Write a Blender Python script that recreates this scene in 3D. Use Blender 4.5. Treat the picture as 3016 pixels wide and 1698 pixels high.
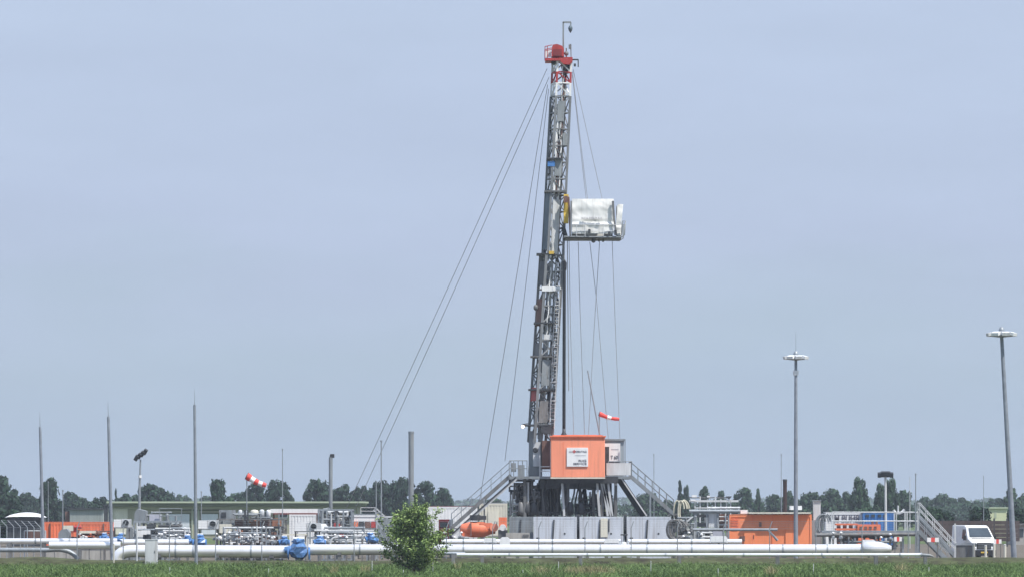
import bpy, bmesh, math, random
import numpy as np
from mathutils import Vector, Matrix, Euler, noise

for o in list(bpy.data.objects):
    bpy.data.objects.remove(o, do_unlink=True)
S = bpy.context.scene
COL = S.collection
R = math.radians

# ------------------------------------------------------------------ camera
F_PX, CAM_H, HOR, CX = 12000.0, 3.6, 1500.0, 1508.0     # telephoto lens seen in photo pixels, eye height, horizon row
cam = bpy.data.cameras.new('camera')
cam.sensor_width = 36.0
cam.lens = 36.0 * F_PX / 3016.0
cam.shift_y = (HOR - 849.0) / 3016.0
cam.clip_start, cam.clip_end = 1.0, 20000.0
cam_o = bpy.data.objects.new('camera', cam)
cam_o.location = (0, 0, CAM_H)
cam_o.rotation_euler = (R(90), 0, 0)
COL.objects.link(cam_o)
S.camera = cam_o

# ------------------------------------------------------------------ light
SUN_AZ, SUN_EL = R(130), R(59)          # clockwise from +Y
SUNV = Vector((math.sin(SUN_AZ) * math.cos(SUN_EL), math.cos(SUN_AZ) * math.cos(SUN_EL), math.sin(SUN_EL)))
w = bpy.data.worlds.new('World')
S.world = w
w.use_nodes = True
nt = w.node_tree
nt.nodes.clear()
N, L = nt.nodes.new, nt.links.new
out = N('ShaderNodeOutputWorld')
sky = N('ShaderNodeTexSky')
sky.sky_type = 'NISHITA'
sky.sun_disc = False
sky.sun_elevation = SUN_EL
sky.sun_rotation = SUN_AZ
sky.dust_density = 2.0
bg1 = N('ShaderNodeBackground'); bg1.inputs['Strength'].default_value = 0.09
L(sky.outputs['Color'], bg1.inputs['Color'])
tc = N('ShaderNodeTexCoord')
sep = N('ShaderNodeSeparateXYZ'); L(tc.outputs['Generated'], sep.inputs[0])
ramp = N('ShaderNodeValToRGB')          # thin high overcast: colour of the veil by elevation
cr = ramp.color_ramp
cr.elements[0].position = 0.0;  cr.elements[0].color = (0.396, 0.500, 0.646, 1)
cr.elements[1].position = 1.0;  cr.elements[1].color = (0.50, 0.66, 0.98, 1)
for p, c in ((0.035, (0.420, 0.522, 0.652)), (0.065, (0.462, 0.545, 0.725)), (0.125, (0.488, 0.580, 0.756))):
    e = cr.elements.new(p); e.color = (*c, 1)
map_ = N('ShaderNodeMapping'); map_.inputs['Scale'].default_value = (5, 5, 22)
L(tc.outputs['Generated'], map_.inputs['Vector'])
nz = N('ShaderNodeTexNoise'); nz.inputs['Scale'].default_value = 1.6; nz.inputs['Detail'].default_value = 3.0
L(map_.outputs[0], nz.inputs['Vector'])
mth = N('ShaderNodeMath'); mth.operation = 'MULTIPLY_ADD'; mth.inputs[1].default_value = 0.075; mth.inputs[2].default_value = -0.0375
L(nz.outputs['Fac'], mth.inputs[0])
add = N('ShaderNodeMath'); add.operation = 'ADD'
L(sep.outputs['Z'], add.inputs[0]); L(mth.outputs[0], add.inputs[1])
L(add.outputs[0], ramp.inputs['Fac'])
bg2 = N('ShaderNodeBackground'); bg2.inputs['Strength'].default_value = 0.88
L(ramp.outputs['Color'], bg2.inputs['Color'])
map2 = N('ShaderNodeMapping'); map2.inputs['Scale'].default_value = (9, 9, 40)       # faint streaks of thicker veil
L(tc.outputs['Generated'], map2.inputs['Vector'])
nz2 = N('ShaderNodeTexNoise'); nz2.inputs['Scale'].default_value = 1.0; nz2.inputs['Detail'].default_value = 5.0; nz2.inputs['Roughness'].default_value = 0.6
L(map2.outputs[0], nz2.inputs['Vector'])
vm = N('ShaderNodeMath'); vm.operation = 'MULTIPLY_ADD'; vm.inputs[1].default_value = 0.16; vm.inputs[2].default_value = 0.80
L(nz2.outputs['Fac'], vm.inputs[0]); L(vm.outputs[0], bg2.inputs['Strength'])
mixs = N('ShaderNodeMixShader'); mixs.inputs['Fac'].default_value = 0.9
L(bg1.outputs[0], mixs.inputs[1]); L(bg2.outputs[0], mixs.inputs[2])
L(mixs.outputs[0], out.inputs['Surface'])
sl = bpy.data.lights.new('sun', 'SUN')
sl.energy = 4.7; sl.angle = R(0.6); sl.color = (1.0, 0.95, 0.87)
so = bpy.data.objects.new('sun', sl)
so.rotation_euler = SUNV.to_track_quat('Z', 'Y').to_euler()
so.location = SUNV * 200
COL.objects.link(so)
S.view_settings.view_transform = 'Standard'
S.view_settings.look = 'None'
S.view_settings.exposure = 0.30
S.view_settings.gamma = 1.0
S.cycles.max_bounces = 6
S.cycles.volume_bounces = 0

# ------------------------------------------------------------------ helpers
def X(px, d): return (px - CX) * d / F_PX
def Z(py, d): return CAM_H - (py - HOR) * d / F_PX
def P(px, py, d): return Vector((X(px, d), d, Z(py, d)))
rnd = random.Random(7)

MATS = {}
def mat(name, col, rough=0.6, metal=0.0, var=0.18, scale=1.2, streak=0.0, spec=0.4, island=0.0, col2=None, bump=0.0):
    if name in MATS: return MATS[name]
    m = bpy.data.materials.new(name); m.use_nodes = True
    n = m.node_tree; b = n.nodes['Principled BSDF']
    b.inputs['Roughness'].default_value = rough
    b.inputs['Metallic'].default_value = metal
    b.inputs['Specular IOR Level'].default_value = spec
    t = n.nodes.new('ShaderNodeTexCoord')
    mp = n.nodes.new('ShaderNodeMapping'); mp.inputs['Scale'].default_value = (1, 1, 0.25 if streak else 1)
    n.links.new(t.outputs['Object'], mp.inputs['Vector'])
    nz = n.nodes.new('ShaderNodeTexNoise'); nz.inputs['Scale'].default_value = scale; nz.inputs['Detail'].default_value = 5
    nz.inputs['Roughness'].default_value = 0.65
    n.links.new(mp.outputs[0], nz.inputs['Vector'])
    rp = n.nodes.new('ShaderNodeValToRGB')
    c1 = [max(0, c * (1 - var)) for c in col]; c2 = [min(1, c * (1 + var)) for c in (col2 or col)]
    rp.color_ramp.elements[0].position = 0.32; rp.color_ramp.elements[1].position = 0.68
    rp.color_ramp.elements[0].color = (*c1, 1); rp.color_ramp.elements[1].color = (*c2, 1)
    src = nz.outputs['Fac']
    if island:
        g = n.nodes.new('ShaderNodeNewGeometry')
        mx = n.nodes.new('ShaderNodeMix'); mx.data_type = 'FLOAT'; mx.inputs['Factor'].default_value = island
        n.links.new(src, mx.inputs['A']); n.links.new(g.outputs['Random Per Island'], mx.inputs['B'])
        src = mx.outputs['Result']
    n.links.new(src, rp.inputs['Fac'])
    last = rp.outputs['Color']
    if streak:
        mp2 = n.nodes.new('ShaderNodeMapping'); mp2.inputs['Scale'].default_value = (6, 6, 0.35)
        n.links.new(t.outputs['Object'], mp2.inputs['Vector'])
        n2 = n.nodes.new('ShaderNodeTexNoise'); n2.inputs['Scale'].default_value = 1.0; n2.inputs['Detail'].default_value = 4
        n.links.new(mp2.outputs[0], n2.inputs['Vector'])
        r2 = n.nodes.new('ShaderNodeValToRGB'); r2.color_ramp.elements[0].position = 0.5; r2.color_ramp.elements[1].position = 0.75
        r2.color_ramp.elements[0].color = (0, 0, 0, 1); r2.color_ramp.elements[1].color = (streak,) * 3 + (1,)
        n.links.new(n2.outputs['Fac'], r2.inputs['Fac'])
        m2 = n.nodes.new('ShaderNodeMix'); m2.data_type = 'RGBA'
        n.links.new(r2.outputs['Color'], m2.inputs['Factor'])
        n.links.new(last, m2.inputs['A']); m2.inputs['B'].default_value = (0.16, 0.12, 0.09, 1)
        last = m2.outputs['Result']
    n.links.new(last, b.inputs['Base Color'])
    if bump:
        bp = n.nodes.new('ShaderNodeBump'); bp.inputs['Strength'].default_value = bump
        n.links.new(nz.outputs['Fac'], bp.inputs['Height']); n.links.new(bp.outputs[0], b.inputs['Normal'])
    MATS[name] = m
    return m

steel = mat('painted_grey_steel', (0.22, 0.245, 0.265), 0.5, 0.0, 0.25, 1.5, 0.4)
galv = mat('galvanised_steel', (0.28, 0.31, 0.34), 0.5, 0.3, 0.2, 3.0)
polem = mat('dull_zinc_pole', (0.25, 0.275, 0.32), 0.55, 0.3, 0.2, 2.0)
pale = mat('pale_grey_paint', (0.56, 0.58, 0.60), 0.5, 0.0, 0.15, 1.5, 0.35)
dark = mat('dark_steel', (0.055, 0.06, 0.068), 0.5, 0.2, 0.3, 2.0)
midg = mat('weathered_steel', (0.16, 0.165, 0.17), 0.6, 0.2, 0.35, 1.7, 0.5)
black = mat('black_rubber', (0.018, 0.02, 0.024), 0.45, 0.0, 0.3, 2.0)
white = mat('white_paint', (0.78, 0.79, 0.80), 0.45, 0.0, 0.06, 1.0, 0.15)
cream = mat('cream_paint', (0.66, 0.64, 0.55), 0.55, 0.0, 0.1, 1.0, 0.2)
orange3 = mat('amber_orange_paint', (0.86, 0.27, 0.12), 0.5, 0.0, 0.07, 0.5, 0.10)
orange = mat('orange_paint', (0.90, 0.31, 0.185), 0.5, 0.0, 0.09, 0.6, 0.22)
orange2 = mat('orange_red_paint', (0.80, 0.20, 0.095), 0.5, 0.0, 0.16, 1.5, 0.25)
rust = mat('rusty_brown_steel', (0.16, 0.085, 0.07), 0.75, 0.0, 0.35, 2.0, 0.4)
darkred = mat('dull_dark_red_trim', (0.24, 0.05, 0.055), 0.6, 0.0, 0.15, 1.0, 0.2)
red = mat('red_paint', (0.42, 0.045, 0.045), 0.5, 0.0, 0.2, 1.0, 0.25)
blue = mat('blue_wrap', (0.085, 0.19, 0.40), 0.35, 0.0, 0.55, 3.0, bump=0.4)
blue2 = mat('blue_container_paint', (0.06, 0.20, 0.50), 0.5, 0.0, 0.15, 1.0, 0.2)
silver = mat('aluminium_cladding', (0.94, 0.925, 0.92), 0.22, 0.5, 0.05, 0.8, 0.08)
yellow = mat('yellow_paint', (0.62, 0.42, 0.06), 0.55, 0.0, 0.2, 1.0, 0.2)
olive = mat('olive_roof_sheet', (0.10, 0.115, 0.065), 0.6, 0.0, 0.15, 0.5, 0.15)
sage = mat('sage_edge_trim', (0.40, 0.45, 0.34), 0.6, 0.0, 0.1, 0.5)
beige = mat('beige_wall_sheet', (0.33, 0.32, 0.24), 0.7, 0.0, 0.1, 0.5, 0.2)
tarp = mat('white_tarpaulin', (0.82, 0.82, 0.80), 0.55, 0.0, 0.1, 1.2, 0.22)
glass = mat('dark_window_glass', (0.05, 0.065, 0.08), 0.12, 0.0, 0.2, 1.0, spec=0.7)
concrete = mat('concrete', (0.36, 0.35, 0.33), 0.85, 0.0, 0.15, 2.0, 0.3)
fencewood = mat('dark_brown_boards', (0.07, 0.052, 0.05), 0.8, 0.0, 0.3, 1.5, 0.3)
limewall = mat('pale_lime_render', (0.55, 0.58, 0.38), 0.75, 0.0, 0.08, 0.6, 0.15)
ink = mat('sign_ink', (0.12, 0.12, 0.15), 0.6, 0.0, 0.1)
inkpale = mat('faded_grey_ink', (0.45, 0.45, 0.48), 0.6, 0.0, 0.1)
inkred = mat('red_ink', (0.45, 0.12, 0.12), 0.6, 0.0, 0.1)
sockred = mat('red_fabric', (0.70, 0.075, 0.06), 0.7, 0.0, 0.1, 3.0)
sockwhite = mat('white_fabric', (0.82, 0.80, 0.80), 0.7, 0.0, 0.05, 3.0)
bark = mat('bark', (0.09, 0.07, 0.05), 0.9, 0.0, 0.3, 4.0)
leafdark = mat('dark_tree_leaves', (0.013, 0.034, 0.021), 0.75, 0, 0.5, 0.5, spec=0.15, island=0.7, col2=(0.023, 0.047, 0.029))
leafmid = mat('mid_green_leaves', (0.019, 0.048, 0.026), 0.75, 0, 0.45, 0.5, spec=0.15, island=0.7, col2=(0.034, 0.066, 0.035))
leafbush = mat('fresh_green_leaves', (0.088, 0.150, 0.040), 0.6, 0, 0.5, 0.9, spec=0.25, island=0.6, col2=(0.20, 0.28, 0.09))
grassm = mat('green_grass_blades', (0.068, 0.122, 0.040), 0.8, 0, 0.5, 0.3, spec=0.1, island=0.2, col2=(0.125, 0.185, 0.066))
drym = mat('dry_grass_blades', (0.26, 0.24, 0.13), 0.8, 0, 0.35, 1.0, spec=0.1, island=0.6)
groundm = mat('field_soil_and_turf', (0.062, 0.100, 0.038), 0.95, 0, 0.35, 0.25, spec=0.1, col2=(0.10, 0.13, 0.055))
gravelm = mat('gravel', (0.13, 0.115, 0.095), 0.95, 0, 0.25, 0.6, spec=0.1)
lampm = bpy.data.materials.new('lit_lamp_glass'); lampm.use_nodes = True
_b = lampm.node_tree.nodes['Principled BSDF']
_b.inputs['Emission Color'].default_value = (1.0, 0.75, 0.45, 1); _b.inputs['Emission Strength'].default_value = 5.0

class MB:
    """Collects shapes in world coordinates; build() links them as ONE mesh object."""
    def __init__(s): s.v, s.f, s.sm, s.marks = [], [], [], []
    def add(s, vs, fs, smooth=False):
        s.marks.append((len(s.v), len(s.f))); o = len(s.v); s.v += [tuple(v) for v in vs]
        s.f += [tuple(i + o for i in f) for f in fs]; s.sm += [smooth] * len(fs)
        return s
    def box(s, c, size, rz=0.0, rot=None):
        c = Vector(c); hx, hy, hz = (q / 2 for q in size)
        m = rot if rot is not None else Matrix.Rotation(rz, 3, 'Z')
        vs = [c + m @ Vector((a * hx, b * hy, e * hz)) for e in (-1, 1) for a, b in ((-1, -1), (1, -1), (1, 1), (-1, 1))]
        return s.add(vs, [(3, 2, 1, 0), (4, 5, 6, 7), (0, 1, 5, 4), (1, 2, 6, 5), (2, 3, 7, 6), (3, 0, 4, 7)])
    def pbox(s, px0, px1, py0, py1, d, depth):
        """box whose front face is seen at these photo pixels at distance d"""
        x0, x1, z0, z1 = X(px0, d), X(px1, d), Z(py1, d), Z(py0, d)
        return s.box(((x0 + x1) / 2, d + depth / 2, (z0 + z1) / 2), (abs(x1 - x0), depth, abs(z1 - z0)))
    def bar(s, a, b, w, h=None):
        a, b = Vector(a), Vector(b); h = h or w
        z = (b - a); ln = z.length
        if ln < 1e-5: return s
        z.normalize(); up = Vector((0, 1, 0)) if abs(z.y) < 0.9 else Vector((0, 0, 1))
        x = up.cross(z).normalized(); y = z.cross(x)
        m = Matrix((x, y, z)).transposed()
        return s.box((a + b) / 2, (w, h, ln), rot=m)
    def tube(s, a, b, r0, r1=None, n=8, caps=True):
        return s.path([a, b], [r0, r0 if r1 is None else r1], n, caps)
    def path(s, pts, r, n=8, caps=True):
        pts = [Vector(p) for p in pts]
        if not isinstance(r, (list, tuple)): r = [r] * len(pts)
        vs, fs = [], []; prev = None
        for i, p in enumerate(pts):
            t = (pts[min(i + 1, len(pts) - 1)] - pts[max(i - 1, 0)])
            t = t.normalized() if t.length > 1e-9 else Vector((0, 0, 1))
            if prev is None:
                u = Vector((0, 0, 1)) if abs(t.z) < 0.9 else Vector((1, 0, 0))
                x = u.cross(t).normalized()
            else:
                x = (prev - t * prev.dot(t))
                x = x.normalized() if x.length > 1e-6 else Vector((1, 0, 0))
            prev = x; y = t.cross(x)
            vs += [p + (x * math.cos(2 * math.pi * k / n) + y * math.sin(2 * math.pi * k / n)) * r[i] for k in range(n)]
        for i in range(len(pts) - 1):
            for k in range(n):
                k2 = (k + 1) % n
                fs.append((i * n + k, i * n + k2, (i + 1) * n + k2, (i + 1) * n + k))
        s.add(vs, fs, True)
        if caps:
            o = len(s.v); s.v += [tuple(v) for v in vs[:n]] + [tuple(v) for v in vs[-n:]]   # caps on their own vertices keep the sides' normals true
            s.f.append(tuple(o + k for k in reversed(range(n)))); s.sm.append(False)
            s.f.append(tuple(o + n + k for k in range(n))); s.sm.append(False)
        return s
    def lathe(s, c, prof, n=14, axis='Z'):
        """prof: (radius, height) pairs about an axis through c"""
        c = Vector(c); vs, fs = [], []
        for r, h in prof:
            for k in range(n):
                a = 2 * math.pi * k / n
                p = (r * math.cos(a), r * math.sin(a), h)
                if axis == 'X': p = (h, r * math.cos(a), r * math.sin(a))
                if axis == 'Y': p = (r * math.cos(a), h, r * math.sin(a))
                vs.append(c + Vector(p))
        for i in range(len(prof) - 1):
            for k in range(n):
                k2 = (k + 1) % n
                fs.append((i * n + k, i * n + k2, (i + 1) * n + k2, (i + 1) * n + k))
        fs.append(tuple(reversed(range(n)))); fs.append(tuple((len(prof) - 1) * n + k for k in range(n)))
        return s.add(vs, fs, True)
    def ball(s, c, r, sq=(1, 1, 1), n=12):
        prof = [(max(0.02, math.sin(math.pi * i / 8)) * r, -math.cos(math.pi * i / 8) * r) for i in range(9)]
        k0 = len(s.v); s.lathe((0, 0, 0), prof, n)
        for i in range(k0, len(s.v)):
            v = s.v[i]; s.v[i] = (v[0] * sq[0] + c[0], v[1] * sq[1] + c[1], v[2] * sq[2] + c[2])
        return s
    def prism(s, pts, y0, y1):
        """polygon in x,z extruded from y0 to y1"""
        n = len(pts)
        vs = [(x, y0, z) for x, z in pts] + [(x, y1, z) for x, z in pts]
        fs = [tuple(range(n)), tuple(reversed(range(n, 2 * n)))] + [(i, i + n, (i + 1) % n + n, (i + 1) % n) for i in range(n)]
        return s.add(vs, fs)
    def build(s, name, m, parent=None, label=None):
        me = bpy.data.meshes.new(name)
        off = Vector(parent_world(parent)) if parent else Vector((0, 0, 0))
        me.from_pydata([(v[0] - off.x, v[1] - off.y, v[2] - off.z) for v in s.v], [], s.f)
        me.polygons.foreach_set('use_smooth', s.sm)
        bm = bmesh.new(); bm.from_mesh(me); bmesh.ops.recalc_face_normals(bm, faces=bm.faces); bm.to_mesh(me); bm.free()
        me.materials.append(m)
        o = bpy.data.objects.new(name, me); COL.objects.link(o)
        if parent: o.parent = parent
        if label: o['label'] = label
        return o

def each(q, name, m, parent):
    """every shape of q becomes an object of its own"""
    mk = q.marks + [(len(q.v), len(q.f))]
    for (v0, f0), (v1, f1) in zip(mk, mk[1:]):
        t = MB(); t.v = q.v[v0:v1]; t.f = [tuple(i - v0 for i in f) for f in q.f[f0:f1]]; t.sm = q.sm[f0:f1]
        t.build(name, m, parent)

def parent_world(o):
    v = Vector((0, 0, 0))
    while o is not None: v += Vector(o.location); o = o.parent
    return v

def tag(o, label, cat, group=None, kind=None):
    if label: o['label'] = label
    if cat: o['category'] = cat
    if group: o['group'] = group
    if kind: o['kind'] = kind
    return o

def thing(name, label, cat, loc, group=None):
    o = bpy.data.objects.new(name, None); o.empty_display_size = 0.3
    o.location = loc; COL.objects.link(o)
    return tag(o, label, cat, group)

def dup(root, loc, label, scale=None, rz=None, group=None):
    r = root.copy(); COL.objects.link(r); r.location = loc; r['label'] = label
    if scale: r.scale = scale
    if rz is not None: r.rotation_euler = (0, 0, rz)
    if group: r['group'] = group
    for ch in list(root.children):
        c = ch.copy(); COL.objects.link(c); c.parent = r
        for g in list(ch.children):
            e = g.copy(); COL.objects.link(e); e.parent = c
    return r

def lettering(txt, width, height, centre, m, parent, name='lettering', extr=0.01):
    """real letters as a mesh standing in the x,z plane, facing -y, fitted into width x height"""
    cu = bpy.data.curves.new('letters', 'FONT'); cu.body = txt; cu.align_x = 'CENTER'; cu.align_y = 'CENTER'; cu.extrude = 0.02; cu.offset = 0.015
    o = bpy.data.objects.new('letters', cu); COL.objects.link(o)
    bpy.context.view_layer.update()
    me = bpy.data.meshes.new_from_object(o.evaluated_get(bpy.context.evaluated_depsgraph_get()))
    bpy.data.objects.remove(o); bpy.data.curves.remove(cu)
    me.name = name
    xs = [v.co.x for v in me.vertices]; ys = [v.co.y for v in me.vertices]
    w0, h0 = max(xs) - min(xs), max(ys) - min(ys); cx, cy = (max(xs) + min(xs)) / 2, (max(ys) + min(ys)) / 2
    off = Vector(centre) - parent_world(parent)
    for v in me.vertices:
        x, y, z = v.co
        v.co = ((x - cx) * width / w0 + off.x, -z * extr / 0.02 + off.y, (y - cy) * height / h0 + off.z)
    me.materials.clear(); me.materials.append(m)
    ob = bpy.data.objects.new(name, me); COL.objects.link(ob); ob.parent = parent
    return ob

def ground_z(px, d): return Vector((X(px, d), d, 0))

# ------------------------------------------------------------------ ground
g = MB(); g.add([(-5000, -300, 0), (5000, -300, 0), (5000, 9000, 0), (-5000, 9000, 0)], [(0, 1, 2, 3)])
tag(g.build('ground', groundm), None, None, kind='structure')
g = MB(); g.add([(-60, 263, 0.004), (60, 263, 0.004), (75, 430, 0.004), (-75, 430, 0.004)], [(0, 1, 2, 3)])
tag(g.build('gravel_yard', gravelm), None, None, kind='structure')

g = MB(); vs, fs = [], []; nb_ = 160
for i in range(nb_ + 1):
    x = -60 + 120 * i / nb_
    for k, (y, z) in enumerate(((255.9, -.05), (257.2, .28), (258.6, .46), (260.2, .5), (262.4, .44), (264.4, -.05))):
        side = .72 + .45 / (1 + math.exp((x - X(230, 260)) / 1.1)) + .38 / (1 + math.exp(-(x - X(1260, 260)) / .8))
        vs.append((x, y, z * side + (.09 * noise.noise(Vector((x * .35, y, 2))) + .04 * noise.noise(Vector((x * 1.7, y, 5))) if 0 < k < 5 else 0)))
for i in range(nb_):
    for k in range(5): o = i * 6 + k; fs.append((o, o + 6, o + 7, o + 1))
g.add(vs, fs, True)
soilm = mat('brown_soil_with_weeds', (0.058, 0.047, 0.034), 0.95, 0, 0.45, 0.9, spec=0.1, col2=(0.062, 0.072, 0.034))
tag(g.build('soil_bank', soilm), None, None, kind='structure')

def blades(name, m, n, fx, hmin, hmax, wd, lean, seed):
    r = np.random.default_rng(seed)
    base = np.array([fx(r) for _ in range(n)])
    ang = r.uniform(0, 2 * np.pi, n)
    hh = r.uniform(hmin, hmax, n) * base[:, 2]
    ww = wd * r.uniform(0.6, 1.5, n)
    dx, dy = np.cos(ang), np.sin(ang)
    la = r.uniform(0, 2 * np.pi, n); ll = hh * r.uniform(0.05, lean, n)
    v = np.zeros((n, 5, 3))
    v[:, 0] = np.stack([base[:, 0] - dx * ww, base[:, 1] - dy * ww, np.zeros(n)], 1)
    v[:, 1] = np.stack([base[:, 0] + dx * ww, base[:, 1] + dy * ww, np.zeros(n)], 1)
    mx, my = base[:, 0] + np.cos(la) * ll * .35, base[:, 1] + np.sin(la) * ll * .35
    v[:, 2] = np.stack([mx + dx * ww * .8, my + dy * ww * .8, hh * .6], 1)
    v[:, 3] = np.stack([mx - dx * ww * .8, my - dy * ww * .8, hh * .6], 1)
    v[:, 4] = np.stack([base[:, 0] + np.cos(la) * ll, base[:, 1] + np.sin(la) * ll, hh], 1)
    me = bpy.data.meshes.new(name)
    fs = []
    for i in range(n):
        o = i * 5; fs.append((o, o + 1, o + 2, o + 3)); fs.append((o + 3, o + 2, o + 4))
    me.from_pydata(v.reshape(-1, 3).tolist(), [], fs); me.materials.append(m)
    o = bpy.data.objects.new(name, me); COL.objects.link(o)
    return tag(o, None, None, kind='stuff')
def field(r):
    while True:
        x, y = r.uniform(-44, 44), r.uniform(208, 259)
        k = noise.noise(Vector((x * .25, y * .12, 0.3))) * .5 + noise.noise(Vector((x * 1.3, y * .6, 4))) * .3
        if r.uniform(0, 1) < 0.8 + k * .6: return (x, y, 0.9 + k * 1.25)
blades('grass', grassm, 120000, field, 0.12, 0.42, 0.017, 1.7, 3)
def weeds(n, seed):
    r = random.Random(seed); vs, fs = [], []
    for i in range(n):
        x, y = r.uniform(-42, 42), r.uniform(210, 257)
        k = noise.noise(Vector((x * .3, y * .2, 7)))
        if k < r.uniform(-.5, .25): continue
        hh = r.uniform(.2, .5) * (1 + k); sp = r.uniform(.1, .3)
        for j in range(r.randint(8, 18)):
            p = Vector((x + r.gauss(0, sp), y + r.gauss(0, sp), abs(r.gauss(0.3, .3)) * hh + .12))
            u = Vector((r.gauss(0, 1), r.gauss(0, 1), r.gauss(0, .5))).normalized(); v = u.cross(Vector((r.gauss(0, .4), r.gauss(0, .4), 1))).normalized()
            q_ = r.uniform(.02, .055); o = len(vs); vs += [p - u * q_, p + v * q_ * .5, p + u * q_, p - v * q_ * .5]; fs.append((o, o + 1, o + 2, o + 3))
    me = bpy.data.meshes.new('weeds'); me.from_pydata(vs, [], fs); me.materials.append(mat('weed_leaves', (.060, .110, .042), .8, 0, .4, .6, spec=.1, island=.35, col2=(.095, .15, .062)))
    o = bpy.data.objects.new('weeds', me); COL.objects.link(o); tag(o, None, None, kind='stuff')
weeds(4200, 8)
def drypatch(r):
    cx = [(1735, 221, 75), (1590, 219, 25), (1345, 236, 8), (1075, 224, 12), (2270, 222, 14), (985, 224, 10), (2660, 230, 20)][r.choice(7, p=[.55, .12, .04, .07, .08, .06, .08])]
    return (X(cx[0] + r.normal(0, cx[2] * .5), cx[1]), cx[1] + r.normal(0, 1.2), 1.0)
blades('dry_grass', drym, 1500, drypatch, 0.35, 0.68, 0.014, 0.9, 5)

# ------------------------------------------------------------------ foliage
def crown_mesh(name, m, kind, seed, nblob=16, nleaf=70, leaf=0.075):
    """unit crown: x,y in -.5..+.5, z 0..1; many leaf faces in uneven clumps"""
    r = random.Random(seed)
    def rad(z):
        if kind == 'cone': return 0.44 * (1 - z) ** 0.75 + 0.03
        if kind == 'tall': return 0.44 * max(0.02, math.sin(math.pi * min(1, z * .78 + .2))) ** 0.5
        return 0.48 * math.sqrt(max(0.0, 1 - max(0, (z - .36) / .64) ** 2.2)) * (0.86 + .14 * min(1, z / .3))
    blobs = []
    for i in range(nblob):
        z = r.uniform(0.0, 0.93); a = r.uniform(0, 2 * math.pi)
        q = max(0, rad(z) - .07) * math.sqrt(r.uniform(.12, 1))
        br = r.uniform(0.09, 0.17) * (0.55 if kind == 'cone' and z > .5 else 1)
        blobs.append((Vector((q * math.cos(a), q * math.sin(a), min(z, 1.0 - br * .8))), br))
    vs, fs = [], []
    for c, br in blobs:
        for k in range(nleaf):
            d = Vector((r.gauss(0, 1), r.gauss(0, 1), r.gauss(0, 1))).normalized()
            p = c + d * br * (r.uniform(0.1, 1.1) ** 0.5)
            if p.z < 0 or p.z > 1: continue
            nrm = (d + Vector((r.gauss(0, .4), r.gauss(0, .4), r.gauss(0, .4) + .3))).normalized()
            u = nrm.orthogonal().normalized(); v = nrm.cross(u)
            t = r.uniform(0, 6.28); u, v = u * math.cos(t) + v * math.sin(t), v * math.cos(t) - u * math.sin(t)
            s = leaf * r.uniform(.55, 1.3)
            o = len(vs); vs += [p - u * s, p + v * s * .6, p + u * s, p - v * s * .6]; fs.append((o, o + 1, o + 2, o + 3))
    me = bpy.data.meshes.new(name); me.from_pydata(vs, [], fs); me.materials.append(m)
    return me
CROWNS = {}
for kind in ('round', 'tall', 'cone'):
    for mm, mn in ((leafdark, 'dark'), (leafmid, 'mid')):
        CROWNS[kind, mn] = [crown_mesh('crown', mm, kind, 11 + i * 7 + len(kind), 48 if kind != 'cone' else 34, 80, 0.05) for i in range(4)]
tb = MB(); tb.path([(0, 0, -0.02), (0.01, 0, .35), (-.01, .01, .7)], [.03, .022, .008], 7)
for k in range(5):
    a = k * 1.3; tb.path([(0, 0, .25 + .07 * k), (math.cos(a) * .18, math.sin(a) * .18, .48 + .08 * k)], [.012, .004], 5)
trunk_proto = tb.build('trunk', bark); TRUNK = trunk_proto.data; bpy.data.objects.remove(trunk_proto)

def tree(px, top, wpx, d, kind, tone, label, name='tree', cat='tree', group='trees behind the site', base=0.0):
    h = Z(top, d) - base; wd = wpx * d / F_PX * (1.2 if kind == 'round' else 1.05)
    o = thing(name, label, cat, (X(px, d), d, base), group)
    t = bpy.data.objects.new('trunk', TRUNK); COL.objects.link(t); t.parent = o; t.scale = (max(wd, 3) * .9, max(wd, 3) * .9, h)
    c = bpy.data.objects.new('crown', rnd.choice(CROWNS[kind, tone])); COL.objects.link(c); c.parent = o
    c.location = (0, 0, h * .06); c.scale = (wd * 1.08, wd * 1.08, h * .95); c.rotation_euler = (0, 0, rnd.uniform(0, 6.28))
    return o

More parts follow.
